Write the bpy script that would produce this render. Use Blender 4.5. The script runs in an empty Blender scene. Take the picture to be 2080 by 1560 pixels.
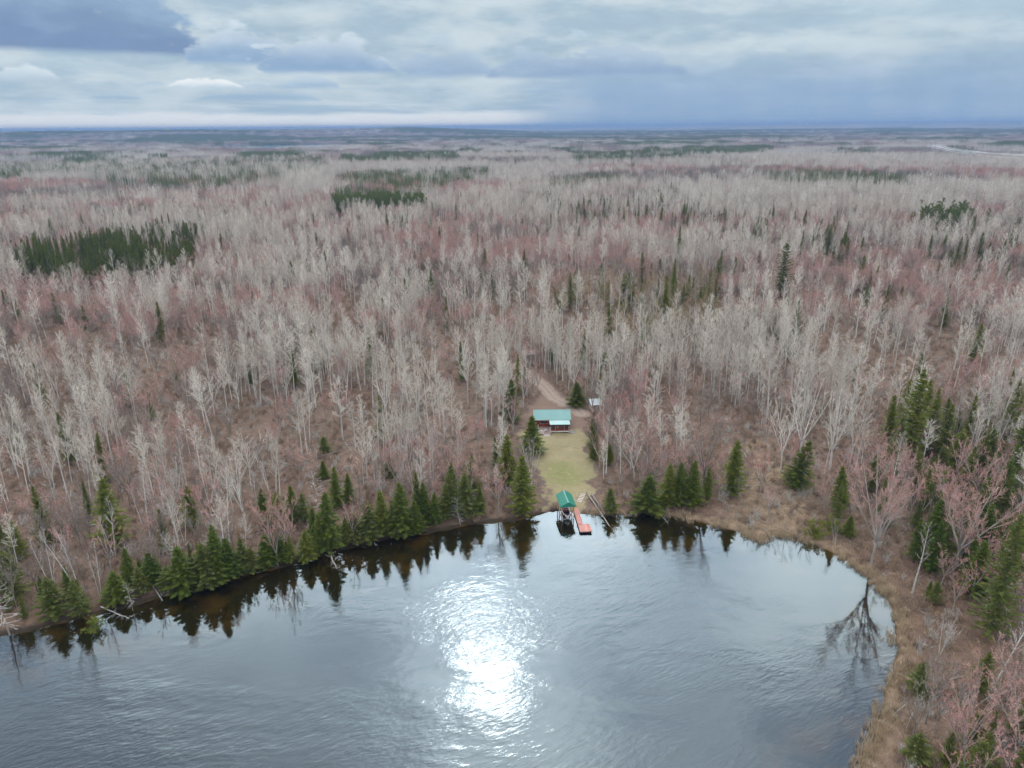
import bpy, math, random
import numpy as np
from mathutils import Vector, Matrix

# ------------------------------------------------------------------ camera
SC = bpy.context.scene
COL = SC.collection
F, CX, CY, CAMH = 1444.0, 1040.0, 780.0, 80.0
PITCH, ROLL = math.radians(19.9), math.radians(-0.45)
cam_data = bpy.data.cameras.new('camera')
cam = bpy.data.objects.new('camera', cam_data)
COL.objects.link(cam)
cam_data.sensor_fit = 'HORIZONTAL'
cam_data.sensor_width = 36.0
cam_data.lens = 36.0 * F / 2080.0
cam_data.clip_start = 1.0
cam_data.clip_end = 200000.0
CAMROT = Matrix.Rotation(math.pi / 2 - PITCH, 3, 'X') @ Matrix.Rotation(ROLL, 3, 'Z')
cam.matrix_world = Matrix.Translation((0, 0, CAMH)) @ CAMROT.to_4x4()
SC.camera = cam
MR = np.array(CAMROT)

# ------------------------------------------------------------------ light, exposure
SUN_EL, SUN_AZ = 41.0, -2.7            # degrees above horizon, degrees east of the view axis
SUN_DIR = Vector((math.sin(math.radians(SUN_AZ)) * math.cos(math.radians(SUN_EL)),
                  math.cos(math.radians(SUN_AZ)) * math.cos(math.radians(SUN_EL)),
                  math.sin(math.radians(SUN_EL))))
sun_data = bpy.data.lights.new('sun', 'SUN')
sun_data.energy = 0.5
sun_data.angle = math.radians(4)
sun_data.color = (1.0, 0.95, 0.88)
sun = bpy.data.objects.new('sun', sun_data)
COL.objects.link(sun)
sun.rotation_euler = (-SUN_DIR).to_track_quat('-Z', 'Y').to_euler()
SC.view_settings.view_transform = 'Standard'
SC.view_settings.look = 'None'
SC.view_settings.gamma = 1.0
SC.view_settings.exposure = -1.85
SC.view_settings.use_curve_mapping = False
SC.cycles.use_denoising = True
SC.cycles.use_adaptive_sampling = True
SC.cycles.adaptive_threshold = 0.06
SC.cycles.max_bounces = 5
SC.cycles.diffuse_bounces = 1
SC.cycles.glossy_bounces = 2
SC.cycles.transparent_max_bounces = 8
SC.cycles.volume_bounces = 0
SC.cycles.use_light_tree = False
SC.cycles.caustics_reflective = False
SC.cycles.caustics_refractive = False


# ------------------------------------------------------------------ node expression helper
class Nodes:
    def __init__(self, tree):
        self.t = tree
        tree.nodes.clear()

    def new(self, typ, **kw):
        n = self.t.nodes.new(typ)
        for k, v in kw.items():
            setattr(n, k, v)
        return n

    def put(self, sock, val):
        if isinstance(val, E):
            val = val.s
        if hasattr(val, 'is_output'):
            self.t.links.new(val, sock)
        else:
            if isinstance(val, (tuple, list)) and len(val) == 3 and sock.type == 'RGBA':
                val = (*val, 1.0)
            sock.default_value = val

    def math(self, op, a, b=None, clamp=False):
        n = self.new('ShaderNodeMath', operation=op, use_clamp=clamp)
        self.put(n.inputs[0], a)
        if b is not None:
            self.put(n.inputs[1], b)
        return E(self, n.outputs[0])

    def sm(self, x, a, b, to0=0.0, to1=1.0, kind='SMOOTHSTEP'):
        n = self.new('ShaderNodeMapRange', interpolation_type=kind)
        for i, v in enumerate((x, a, b, to0, to1)):
            self.put(n.inputs[i], v)
        return E(self, n.outputs[0])

    def mix(self, f, a, b, blend='MIX'):
        n = self.new('ShaderNodeMix', data_type='RGBA', blend_type=blend)
        self.put(n.inputs[0], f)
        self.put(n.inputs[6], a)
        self.put(n.inputs[7], b)
        return E(self, n.outputs[2])

    def xyz(self, x, y, z):
        n = self.new('ShaderNodeCombineXYZ')
        for i, v in enumerate((x, y, z)):
            self.put(n.inputs[i], v)
        return E(self, n.outputs[0])

    def sep(self, v):
        n = self.new('ShaderNodeSeparateXYZ')
        self.put(n.inputs[0], v)
        return [E(self, o) for o in n.outputs]

    def noise(self, vec, scale, detail=4.0, rough=0.5, dist=0.0, out=0):
        n = self.new('ShaderNodeTexNoise')
        if vec is not None:
            self.put(n.inputs['Vector'], vec)
        n.inputs['Scale'].default_value = scale
        n.inputs['Detail'].default_value = detail
        n.inputs['Roughness'].default_value = rough
        n.inputs['Distortion'].default_value = dist
        return E(self, n.outputs[out])

    def attr(self, name, out='Fac'):
        n = self.new('ShaderNodeAttribute', attribute_name=name)
        return E(self, n.outputs[out])


class E:
    def __init__(self, g, s):
        self.g, self.s = g, s
    def __add__(self, o): return self.g.math('ADD', self, o)
    __radd__ = __add__
    def __sub__(self, o): return self.g.math('SUBTRACT', self, o)
    def __rsub__(self, o): return self.g.math('SUBTRACT', o, self)
    def __mul__(self, o): return self.g.math('MULTIPLY', self, o)
    __rmul__ = __mul__
    def __truediv__(self, o): return self.g.math('DIVIDE', self, o)
    def pow(self, o): return self.g.math('POWER', self, o)


def lin(r, g, b):
    def c(u):
        u /= 255.0
        return u / 12.92 if u <= 0.04045 else ((u + 0.055) / 1.055) ** 2.4
    return (c(r), c(g), c(b))


# ------------------------------------------------------------------ pixel <-> ground geometry
def ray(px, py):
    return MR @ np.array([px - CX, -(py - CY), -F])


def azel(px, py):
    d = ray(px, py)
    d = d / np.linalg.norm(d)
    return math.degrees(math.atan2(d[0], d[1])), math.degrees(math.asin(d[2]))


def flat(px, py, z=0.0):
    d = ray(px, py)
    t = (z - CAMH) / d[2]
    return d[0] * t, d[1] * t


def project(P):
    P = np.atleast_2d(np.asarray(P, float)) - np.array([0, 0, CAMH])
    q = P @ MR
    dep = np.maximum(-q[:, 2], 1e-3)
    return CX + F * q[:, 0] / dep, CY - F * q[:, 1] / dep


# ------------------------------------------------------------------ world: cloudy sky
world = bpy.data.worlds.new('World')
SC.world = world
world.use_nodes = True
g = Nodes(world.node_tree)
tc = g.new('ShaderNodeTexCoord')
X, Y, Z = g.sep(tc.outputs['Generated'])
az = g.math('ARCTAN2', X, Y) * 57.29578
el = g.math('ARCSINE', Z) * 57.29578

wv = g.xyz(az * 0.1, el * 0.28, 0.0)
w1 = g.noise(wv, 1.3, 4, 0.55) - 0.5            # warps feature outlines
w2 = g.noise(g.xyz(az * 0.1 + 7.3, el * 0.28, 3.1), 3.0, 6, 0.6) - 0.5
wt = w1 * 0.75 + w2 * 0.45
w3 = g.noise(g.xyz(az * 0.1 + 2.2, el * 0.2, 6.1), 7.0, 3, 0.6) - 0.5

C_LIGHT, C_MID, C_DARK = lin(200, 214, 221), lin(166, 189, 205), lin(120, 146, 182)
C_RAIN, C_GLOW = lin(146, 173, 203), lin(222, 220, 216)

n_layer = g.noise(g.xyz(az * 0.085, el * 0.30, 1.7), 1.7, 6, 0.58)
n_streak = g.noise(g.xyz(az * 0.06 + 4.0, el * 0.95, 5.2), 1.5, 6, 0.55)

sky = g.mix(g.sm(n_layer, 0.36, 0.66), C_MID, C_LIGHT)
sky = g.mix(g.sm(n_streak, 0.52, 0.76) * 0.75 * g.sm(el, 5.0, 2.0), sky, lin(212, 222, 226))
sky = g.mix(g.sm(n_streak, 0.46, 0.34) * 0.6 * g.sm(el, 4.5, 1.5), sky, lin(150, 178, 203))
# the right half: even grey-blue rain veil, darker towards the horizon
rain = g.sm(az + wt * 8.0, -2.0, 9.0) * g.sm(el + wt * 1.5, 5.6, 1.8)
shaft = g.noise(g.xyz(az * 0.35 + el * 0.05, el * 0.03, 9.0), 1.0, 3, 0.5)
sky = g.mix(rain * g.sm(shaft, 0.2, 0.7, 0.72, 1.0), sky, C_RAIN)
sky = g.mix(g.sm(az, 14.0, 34.0) * g.sm(el, 4.5, 8.5) * 0.7, sky, lin(184, 206, 220))
# warm bright strip under the cloud edge, left
glow = g.sm(el + w2 * 0.7, 1.25, 0.75) * g.sm(az + w2 * 3, 4.0, -2.0)
sky = g.mix(glow * 0.92, sky, g.mix(g.sm(el, 0.9, 0.0), (0.84, 0.87, 0.87), (1.02, 0.99, 0.92)))


def cumulus(sky, a0, a1, base, top, hi, lo, wig=1.0, power=1.0, soft=0.5):
    """flat-based heaped cloud between azimuths a0..a1, lit on its top"""
    ac, aw = (a0 + a1) / 2, (a1 - a0) / 2
    u = (az + (w1 * 7.0 + w2 * 3.0) * wig * min(1.0, aw / 5.0) + w3 * 1.6 - ac) / aw
    dome = g.math('SQRT', g.math('MAXIMUM', 1.0 - u * u, 0.0))
    topline = base + (top - base) * (dome * (1.0 + w2 * 2.2 * wig) + wt * 0.9 * wig + w3 * 1.1)
    m = g.sm(topline - el, -0.02, soft) * g.sm(el + (w1 * 0.8 + w2 * 0.35) * wig, base - 0.25, base + 0.30) * g.sm(dome, 0.0, 0.35)
    shade = g.sm((el - base) / g.math('MAXIMUM', topline - base, 0.2) + w2 * 1.2 + w3 * 0.5, 0.1, 1.0)
    return g.mix(m * power, sky, g.mix(shade, lo, hi))


def A(px, py): return azel(px, py)


aL, eL = A(-420, 110)
aR, _ = A(430, 100)
sky = cumulus(sky, aL, aR, A(180, 106)[1], A(180, -140)[1], lin(158, 186, 210), C_DARK, 0.55, 0.95, 2.2)
sky = cumulus(sky, A(365, 0)[0], A(610, 0)[0], A(480, 128)[1], A(480, 45)[1], lin(206, 219, 228), lin(143, 172, 203), 0.9, 0.9, 0.9)
sky = cumulus(sky, A(520, 0)[0], A(780, 0)[0], A(650, 148)[1], A(650, 55)[1], lin(206, 219, 228), lin(141, 170, 202), 0.9, 0.9, 0.9)
sky = cumulus(sky, A(760, 0)[0], A(1010, 0)[0], A(900, 156)[1], A(900, 85)[1], lin(180, 200, 216), lin(148, 173, 202), 0.9, 0.8, 0.9)
sky = cumulus(sky, A(980, 0)[0], A(1420, 0)[0], A(1150, 158)[1], A(1150, 70)[1], lin(186, 205, 219), lin(140, 166, 198), 0.9, 0.75, 0.9)
sky = cumulus(sky, A(318, 0)[0], A(470, 0)[0], A(390, 180)[1], A(390, 160)[1], lin(232, 238, 240), lin(190, 208, 222), 0.35, 1.0, 0.12)
sky = cumulus(sky, A(250, 0)[0], A(308, 0)[0], A(280, 172)[1], A(280, 155)[1], lin(215, 226, 232), lin(176, 198, 216), 0.35, 0.9, 0.15)
sky = cumulus(sky, A(468, 0)[0], A(525, 0)[0], A(495, 178)[1], A(495, 160)[1], lin(204, 218, 228), lin(172, 195, 214), 0.35, 0.9, 0.15)
sky = cumulus(sky, A(555, 0)[0], A(680, 0)[0], A(620, 178)[1], A(620, 152)[1], lin(192, 209, 221), lin(158, 184, 208), 0.35, 0.9, 0.2)
sky = cumulus(sky, A(-80, 0)[0], A(90, 0)[0], A(20, 164)[1], A(20, 128)[1], lin(216, 227, 232), lin(190, 208, 221), 0.5, 0.85, 0.3)
sky = cumulus(sky, A(330, 0)[0], A(640, 0)[0], A(480, 204)[1], A(480, 184)[1], lin(168, 192, 212), lin(148, 178, 206), 0.5, 0.8, 0.2)
bgA = g.new('ShaderNodeBackground')
w3c = w3 * 0.10 + w2 * 0.10 + 0.77
sky = g.mix(1.0, sky, g.xyz(w3c, w3c, w3c), 'MULTIPLY')
g.put(bgA.inputs[0], sky)
# upper dome: high overcast, brighter overhead, brightest round the veiled sun, blue gaps
zz = g.math('MAXIMUM', Z, 0.02) + 0.12
n_dome = g.noise(g.xyz(X / zz, Y / zz, 0.0), 2.1, 4, 0.55, 0.0)
sky_t = g.new('ShaderNodeTexSky', sky_type='NISHITA', sun_disc=False)
sky_t.sun_elevation = math.radians(SUN_EL)
sky_t.sun_rotation = math.radians(SUN_AZ)
nish = g.mix(1.0, sky_t.outputs[0], (0.10, 0.10, 0.10), 'MULTIPLY')
dome = g.mix(g.sm(n_dome, 0.36, 0.60), (0.36, 0.50, 0.72), (1.68, 1.72, 1.70))
dome = g.mix(g.sm(n_dome, 0.41, 0.33) * 0.8, dome, nish)
# a heavier bank of cloud to the left of the sun
bank = g.sm(az + n_dome * 16.0, 1.0, -8.0) * g.sm(el + n_dome * 8.0, 34.0, 44.0) * g.sm(el, 72.0, 58.0) * g.sm(az, -95.0, -70.0)
dome = g.mix(bank * 0.8, dome, (0.22, 0.30, 0.42))
dt = g.new('ShaderNodeVectorMath', operation='DOT_PRODUCT')
g.put(dt.inputs[0], tc.outputs['Generated'])
dt.inputs[1].default_value = SUN_DIR
ang = g.math('ARCCOSINE', g.math('MINIMUM', E(g, dt.outputs['Value']), 0.99999)) * 57.29578
halo = g.math('EXPONENT', (ang * ang) * (-1.0 / (2 * 5.0 ** 2))) * 1.0 + g.math('EXPONENT', (ang * ang) * (-1.0 / (2 * 19.0 ** 2))) * 2.0
halo = halo * g.sm(n_dome, 0.25, 0.6, 0.6, 1.1)
dome = g.mix(1.0, dome, g.mix(1.0, (0.93, 1.0, 1.05), g.xyz(halo, halo, halo), 'MULTIPLY'), 'ADD')
bgB = g.new('ShaderNodeBackground')
g.put(bgB.inputs[0], dome)
mxw = g.new('ShaderNodeMixShader')
g.put(mxw.inputs[0], g.sm(el, 8.5, 17.0))
g.t.links.new(bgA.outputs[0], mxw.inputs[1])
g.t.links.new(bgB.outputs[0], mxw.inputs[2])
bgC = g.new('ShaderNodeBackground')
bgC.inputs[0].default_value = (0.10, 0.09, 0.085, 1)
mxg = g.new('ShaderNodeMixShader')
g.put(mxg.inputs[0], g.sm(el, -0.3, -3.0))
g.t.links.new(mxw.outputs[0], mxg.inputs[1])
g.t.links.new(bgC.outputs[0], mxg.inputs[2])
wo = g.new('ShaderNodeOutputWorld')
g.t.links.new(mxg.outputs[0], wo.inputs[0])
for b_ in (bgA, bgB, bgC):
    b_.inputs[1].default_value = 5.0     # the whole sky is bright against the veiled sun; the exposure answers it
world.cycles.sampling_method = 'MANUAL'
world.cycles.sample_map_resolution = 512

# ------------------------------------------------------------------ materials
MATS = {}


def material(name, build, rough=0.85, spec=0.2):
    m = bpy.data.materials.new(name)
    m.use_nodes = True
    gg = Nodes(m.node_tree)
    bs = gg.new('ShaderNodeBsdfPrincipled')
    out = gg.new('ShaderNodeOutputMaterial')
    gg.t.links.new(bs.outputs[0], out.inputs[0])
    bs.inputs['Roughness'].default_value = rough
    bs.inputs['Specular IOR Level'].default_value = spec
    c = build(gg, bs)
    if c is not None:
        gg.put(bs.inputs['Base Color'], c)
    MATS[name] = m
    return m


def objrand(gg):
    n = gg.new('ShaderNodeObjectInfo')
    return E(gg, n.outputs['Random'])


def pos(gg):
    n = gg.new('ShaderNodeNewGeometry')
    return n.outputs['Position']


def objco(gg):
    n = gg.new('ShaderNodeTexCoord')
    return n.outputs['Object']


def varied(c0, c1, scale=0.6, c2=None):
    def b(gg, bs):
        r = objrand(gg)
        n = gg.noise(objco(gg), scale, 3)
        col = gg.mix(r, c0, c1)
        if c2 is not None:
            col = gg.mix(gg.sm(n, 0.45, 0.65), col, c2)
        else:
            k = gg.sm(n, 0.25, 0.75, 0.8, 1.15)
            col = gg.mix(1.0, col, gg.xyz(k, k, k), 'MULTIPLY')
        return col
    return b


def needles(c0, c1, c2):
    def b(gg, bs):
        r = objrand(gg)
        n = gg.noise(objco(gg), 0.9, 4, 0.6)
        col = gg.mix(r, c0, c1)
        col = gg.mix(gg.sm(n, 0.42, 0.66), col, c2)
        bs.inputs['Roughness'].default_value = 0.6
        tl = gg.new('ShaderNodeBsdfTranslucent')
        gg.put(tl.inputs['Color'], gg.mix(1.0, col, (1.25, 1.25, 0.8), 'MULTIPLY'))
        mxs = gg.new('ShaderNodeMixShader')
        mxs.inputs[0].default_value = 0.5
        gg.t.links.new(bs.outputs[0], mxs.inputs[1])
        gg.t.links.new(tl.outputs[0], mxs.inputs[2])
        outn = [n for n in gg.t.nodes if n.type == 'OUTPUT_MATERIAL'][0]
        gg.t.links.new(mxs.outputs[0], outn.inputs[0])
        return col
    return b


def birch_bark(base, dark):
    def b(gg, bs):
        x, y, z = gg.sep(objco(gg))
        n = gg.noise(gg.xyz(x * 1.5, y * 1.5, z * 5.0), 1.0, 4, 0.6)
        r = objrand(gg)
        col = gg.mix(r, base, tuple(c * 0.78 for c in base))
        return gg.mix(gg.sm(n, 0.56, 0.66), col, dark)
    return b


material('bark_aspen', birch_bark((0.68, 0.65, 0.60), (0.26, 0.23, 0.21)))
material('twig_aspen', varied((0.76, 0.69, 0.60), (0.46, 0.39, 0.33)))
material('bark_birch', birch_bark((0.66, 0.63, 0.58), (0.15, 0.13, 0.12)))
material('twig_birch', varied((0.60, 0.55, 0.51), (0.48, 0.40, 0.37)))
material('bark_maple', varied((0.40, 0.35, 0.31), (0.31, 0.27, 0.24)))
material('twig_maple', varied((0.52, 0.37, 0.34), (0.44, 0.32, 0.29)))
material('bud_maple', varied((0.58, 0.26, 0.235), (0.55, 0.33, 0.25)))
material('bark_hardwood', varied((0.20, 0.17, 0.15), (0.27, 0.23, 0.20)))
material('twig_hardwood', varied((0.24, 0.19, 0.165), (0.36, 0.30, 0.26)))
material('bark_conifer', varied((0.14, 0.11, 0.09), (0.19, 0.16, 0.14)))
material('needle_fir', needles((0.085, 0.145, 0.026), (0.150, 0.185, 0.030), (0.190, 0.225, 0.042)))
material('needle_gold', needles((0.150, 0.190, 0.034), (0.190, 0.215, 0.040), (0.250, 0.265, 0.050)))
material('needle_spruce', needles((0.100, 0.140, 0.026), (0.135, 0.162, 0.030), (0.185, 0.200, 0.038)))
material('needle_cedar', needles((0.130, 0.165, 0.040), (0.160, 0.185, 0.048), (0.215, 0.225, 0.062)))
material('needle_pine', needles((0.090, 0.130, 0.034), (0.115, 0.150, 0.036), (0.160, 0.185, 0.048)))
material('twig_tamarack', varied((0.40, 0.30, 0.15), (0.31, 0.245, 0.135)))
material('twig_dead', varied((0.48, 0.45, 0.41), (0.58, 0.55, 0.51)))
material('twig_brush', varied((0.38, 0.25, 0.17), (0.29, 0.21, 0.155)))
material('reed', varied((0.60, 0.46, 0.30), (0.50, 0.37, 0.24)))
material('dry_grass', varied((0.54, 0.41, 0.26), (0.44, 0.32, 0.20)))
material('log_grey', varied((0.36, 0.32, 0.28), (0.26, 0.22, 0.19), 2.0))


def litter_mat(gg, bs):
    p = pos(gg)
    a = gg.noise(p, 0.035, 5, 0.6)
    b = gg.noise(p, 0.5, 6, 0.65)
    c = gg.noise(p, 3.0, 4, 0.6)
    col = gg.mix(gg.sm(a, 0.35, 0.65), (0.140, 0.084, 0.058), (0.165, 0.112, 0.082))
    col = gg.mix(gg.sm(b, 0.5, 0.75), col, (0.26, 0.17, 0.12))
    col = gg.mix(gg.sm(b, 0.50, 0.30), col, (0.085, 0.062, 0.05))
    col = gg.mix(gg.sm(c, 0.5, 0.8) * 0.5, col, (0.30, 0.22, 0.16))
    marsh = gg.attr('marsh')
    col = gg.mix(marsh * gg.sm(b, 0.3, 0.7) * 0.8, col, (0.33, 0.235, 0.15))
    far = gg.attr('far')
    cano = gg.mix(gg.sm(gg.noise(p, 0.0011, 4, 0.6), 0.50, 0.58), (0.22, 0.19, 0.17), (0.045, 0.06, 0.04))
    col = gg.mix(far, col, cano)
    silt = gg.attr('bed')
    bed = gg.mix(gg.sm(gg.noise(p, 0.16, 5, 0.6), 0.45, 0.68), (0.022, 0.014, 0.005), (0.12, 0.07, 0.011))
    bed = gg.mix(gg.sm(gg.attr('depth_dark'), 0.1, 1.0), bed, (0.022, 0.018, 0.012))  # bed colour darkens offshore, standing in for light the deeper water absorbs
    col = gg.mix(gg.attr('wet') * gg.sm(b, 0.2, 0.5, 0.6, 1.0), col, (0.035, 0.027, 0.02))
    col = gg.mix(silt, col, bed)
    bs.inputs['Roughness'].default_value = 0.95
    bm = gg.new('ShaderNodeBump')
    bm.inputs['Strength'].default_value = 0.5
    bm.inputs['Distance'].default_value = 0.3
    gg.put(bm.inputs['Height'], b)
    gg.t.links.new(bm.outputs[0], bs.inputs['Normal'])
    return col


material('forest_floor', litter_mat)


def lawn_mat(gg, bs):
    p = pos(gg)
    a = gg.noise(p, 0.10, 5, 0.6)
    b = gg.noise(p, 0.7, 6, 0.7)
    c = gg.noise(p, 4.0, 4, 0.7)
    green = gg.attr('green')
    col = gg.mix(gg.sm(a, 0.35, 0.65), (0.31, 0.25, 0.14), (0.25, 0.21, 0.11))
    col = gg.mix(gg.sm(green + (b - 0.5) * 1.6 + (a - 0.5) * 0.8, 0.4, 1.15) * 0.85, col, (0.18, 0.195, 0.058))
    col = gg.mix(gg.sm(b, 0.52, 0.72) * 0.8, col, (0.37, 0.30, 0.175))
    col = gg.mix(gg.sm(gg.noise(p, 0.3, 4, 0.6), 0.54, 0.66) * 0.7, col, (0.25, 0.19, 0.115))
    col = gg.mix(gg.sm(c, 0.48, 0.25) * 0.6, col, (0.13, 0.11, 0.05))
    soil = gg.attr('soil')
    col = gg.mix(gg.sm(soil + (b - 0.5) * 1.1, 0.3, 0.75), col, gg.mix(b, (0.17, 0.11, 0.08), (0.26, 0.175, 0.13)))
    leaf = gg.attr('leafy')
    lit = gg.mix(gg.sm(b, 0.5, 0.75), (0.135, 0.09, 0.072), (0.24, 0.16, 0.115))
    col = gg.mix(gg.sm(leaf + (b - 0.5) * 0.8, 0.35, 0.9), col, lit)
    bm = gg.new('ShaderNodeBump')
    bm.inputs['Strength'].default_value = 0.6
    bm.inputs['Distance'].default_value = 0.15
    gg.put(bm.inputs['Height'], c)
    gg.t.links.new(bm.outputs[0], bs.inputs['Normal'])
    return col


material('lawn_grass', lawn_mat)


def track_mat(gg, bs):
    p = pos(gg)
    b = gg.noise(p, 1.2, 6, 0.7)
    rut = gg.attr('rut')
    col = gg.mix(gg.sm(b, 0.35, 0.7), (0.27, 0.19, 0.145), (0.34, 0.255, 0.20))
    col = gg.mix(gg.sm(rut + (b - 0.5) * 0.6, 0.3, 0.8), col, (0.33, 0.26, 0.215))
    lit = gg.mix(b, (0.17, 0.11, 0.08), (0.26, 0.175, 0.13))
    return gg.mix(gg.sm(gg.attr('edge') + (b - 0.5) * 0.7, 0.2, 0.85), col, lit)


material('dirt_track', track_mat)


def water_material(name, wave=1.0):
    m = bpy.data.materials.new(name)
    m.use_nodes = True
    gg = Nodes(m.node_tree)
    out = gg.new('ShaderNodeOutputMaterial')
    p = pos(gg)
    x, y, z = gg.sep(p)
    d1 = gg.noise(p, 0.06, 3, 0.5, out=1)
    # wind ripples: short crests running across the lake, bent by slow noise
    wob = gg.noise(p, 0.05, 3, 0.5)
    ca, sa = math.cos(math.radians(24)), math.sin(math.radians(24))
    u = x * ca + y * sa
    v = x * (-sa) + y * ca
    r1 = gg.noise(gg.xyz(u * 0.34, v * 1.0 + wob * 6.0, 0.0), 1.0, 3, 0.5, 0.4)
    r2 = gg.noise(gg.xyz(u * 0.9 + wob * 5.0, v * 2.4, 2.0), 1.0, 3, 0.55, 0.3)
    r3 = gg.noise(gg.xyz(x * 0.12, y * 0.34, 4.0), 1.0, 3, 0.5, 0.5)
    patch = gg.sm(gg.noise(gg.xyz(x * 0.9, y * 1.6, 8.0), 0.03, 4, 0.55), 0.36, 0.62, 0.10, 1.15)
    calm = gg.attr('open')
    h = r1 * 0.062 + r2 * 0.042 + r3 * 0.060
    h = h * patch * gg.sm(calm, 0.0, 1.0, 0.22, 1.0)
    bm = gg.new('ShaderNodeBump')
    bm.inputs['Strength'].default_value = 1.0
    bm.inputs['Distance'].default_value = wave
    gg.put(bm.inputs['Height'], h)
    gl = gg.new('ShaderNodeBsdfGlossy', distribution='BECKMANN')
    gg.put(gl.inputs['Roughness'], gg.sm(calm, 0.15, 1.0, 0.02, 0.13) * gg.sm(patch, 0.25, 1.0, 0.75, 1.1))
    gl.inputs['Color'].default_value = (0.78, 0.92, 1.0, 1)
    gg.t.links.new(bm.outputs[0], gl.inputs['Normal'])
    tr = gg.new('ShaderNodeBsdfTransparent')
    tr.inputs['Color'].default_value = (0.75, 0.66, 0.50, 1)
    fr = gg.new('ShaderNodeFresnel')
    fr.inputs['IOR'].default_value = 1.36
    gg.t.links.new(bm.outputs[0], fr.inputs['Normal'])
    fac = gg.math('MULTIPLY', E(gg, fr.outputs[0]), 2.9, clamp=True)
    mx = gg.new('ShaderNodeMixShader')
    gg.put(mx.inputs[0], fac)
    gg.t.links.new(tr.outputs[0], mx.inputs[1])
    gg.t.links.new(gl.outputs[0], mx.inputs[2])
    gg.t.links.new(mx.outputs[0], out.inputs[0])
    MATS[name] = m
    return m


water_material('lake_water')


def plain(name, col, rough=0.6, spec=0.3, metal=0.0, var=0.15, scale=3.0):
    def b(gg, bs):
        bs.inputs['Metallic'].default_value = metal
        n = gg.noise(objco(gg), scale, 4, 0.6)
        k = gg.sm(n, 0.3, 0.7, 1.0 - var, 1.0 + var)
        return gg.mix(1.0, col, gg.xyz(k, k, k), 'MULTIPLY')
    return material(name, b, rough, spec)


plain('roof_metal', (0.17, 0.32, 0.30), 0.35, 0.5, 0.0, 0.06, 0.5)
plain('roof_metal_porch', (0.27, 0.43, 0.40), 0.32, 0.5, 0.0, 0.06, 0.5)
plain('canopy_green', (0.016, 0.20, 0.135), 0.4, 0.5, 0.0, 0.06, 0.5)
plain('cabin_log', (0.23, 0.045, 0.024), 0.7, 0.2, 0.0, 0.25, 1.0)
plain('trim_white', (0.72, 0.70, 0.67), 0.6)
plain('window_glass', (0.015, 0.018, 0.02), 0.08, 0.6)
plain('screen_dark', (0.075, 0.060, 0.052), 0.8, 0.2, 0.0, 0.25, 1.5)
plain('deck_wood', (0.34, 0.24, 0.21), 0.8, 0.2, 0.0, 0.2)
plain('pine_post', (0.60, 0.42, 0.18), 0.75, 0.2, 0.0, 0.2, 2.0)
plain('dock_red', (0.52, 0.25, 0.21), 0.8, 0.15, 0.0, 0.25, 1.6)
plain('dock_float', (0.02, 0.02, 0.022), 0.5)
plain('boat_red', (0.14, 0.025, 0.028), 0.5)
plain('boat_white', (0.70, 0.70, 0.70), 0.35, 0.5)
plain('shed_metal', (0.42, 0.47, 0.48), 0.45, 0.4)
plain('shed_wall', (0.22, 0.24, 0.20), 0.8)
plain('old_wood', (0.33, 0.29, 0.25), 0.85, 0.1, 0.0, 0.25)
plain('tarp_grey', (0.34, 0.32, 0.29), 0.8, 0.2, 0.0, 0.2)
plain('concrete', (0.50, 0.49, 0.47), 0.9)
plain('stack_white', (0.75, 0.76, 0.78), 0.8)
plain('wire_glint_white', (0.9, 0.9, 0.92), 0.35, 0.6, 0.0, 0.02)  # near-white base colour stands in for the sun glint on the cables
plain('step_wood', (0.66, 0.54, 0.48), 0.85)
plain('pole_wood', (0.22, 0.20, 0.19), 0.9)

# ------------------------------------------------------------------ noise and terrain
def _hash(ix, iy, s):
    h = (ix * 374761393 + iy * 668265263 + s * 974634777) & 0xFFFFFFFF
    h = ((h ^ (h >> 13)) * 1274126177) & 0xFFFFFFFF
    h = h ^ (h >> 16)
    return (h & 0xFFFFFF) / float(0xFFFFFF)


def vnoise(x, y, s=0):
    x = np.asarray(x, float); y = np.asarray(y, float)
    ix = np.floor(x).astype(np.int64); iy = np.floor(y).astype(np.int64)
    fx = x - ix; fy = y - iy
    fx = fx * fx * (3 - 2 * fx); fy = fy * fy * (3 - 2 * fy)
    a = _hash(ix, iy, s); b = _hash(ix + 1, iy, s)
    c = _hash(ix, iy + 1, s); d = _hash(ix + 1, iy + 1, s)
    return (a * (1 - fx) + b * fx) * (1 - fy) + (c * (1 - fx) + d * fx) * fy


def fbm(x, y, s=0, o=4):
    t = 0.0; amp = 0.5; tot = 0.0
    for i in range(o):
        t = t + amp * vnoise(x * 2 ** i, y * 2 ** i, s + i * 17); tot += amp; amp *= 0.5
    return t / tot


def sstep(x, a, b):
    t = np.clip((np.asarray(x, float) - a) / (b - a), 0, 1)
    return t * t * (3 - 2 * t)


SHORE_PX = [(-420, 1380), (-200, 1338), (0, 1293), (60, 1283), (130, 1266), (200, 1250), (250, 1236), (320, 1215), (400, 1195),
            (470, 1180), (520, 1165), (580, 1150), (650, 1130), (720, 1110), (790, 1096), (860, 1085), (900, 1078),
            (950, 1068), (1000, 1062), (1050, 1058), (1090, 1049), (1108, 1042), (1140, 1039), (1180, 1043), (1230, 1047),
            (1270, 1045), (1300, 1042), (1340, 1045), (1400, 1055), (1450, 1068), (1500, 1081), (1542, 1099), (1556, 1097),
            (1572, 1085), (1620, 1095), (1680, 1115), (1720, 1140), (1770, 1176), (1802, 1218), (1820, 1260), (1824, 1310),
            (1815, 1370), (1800, 1410), (1792, 1450), (1772, 1500), (1742, 1560), (1690, 1680), (1640, 1850)]
SHORE = [flat(*p) for p in SHORE_PX]
SHORE = np.array([(-400.0, SHORE[0][1] - 60)] + SHORE + [(SHORE[-1][0] - 4, -400.0), (-400.0, -400.0)])


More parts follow.
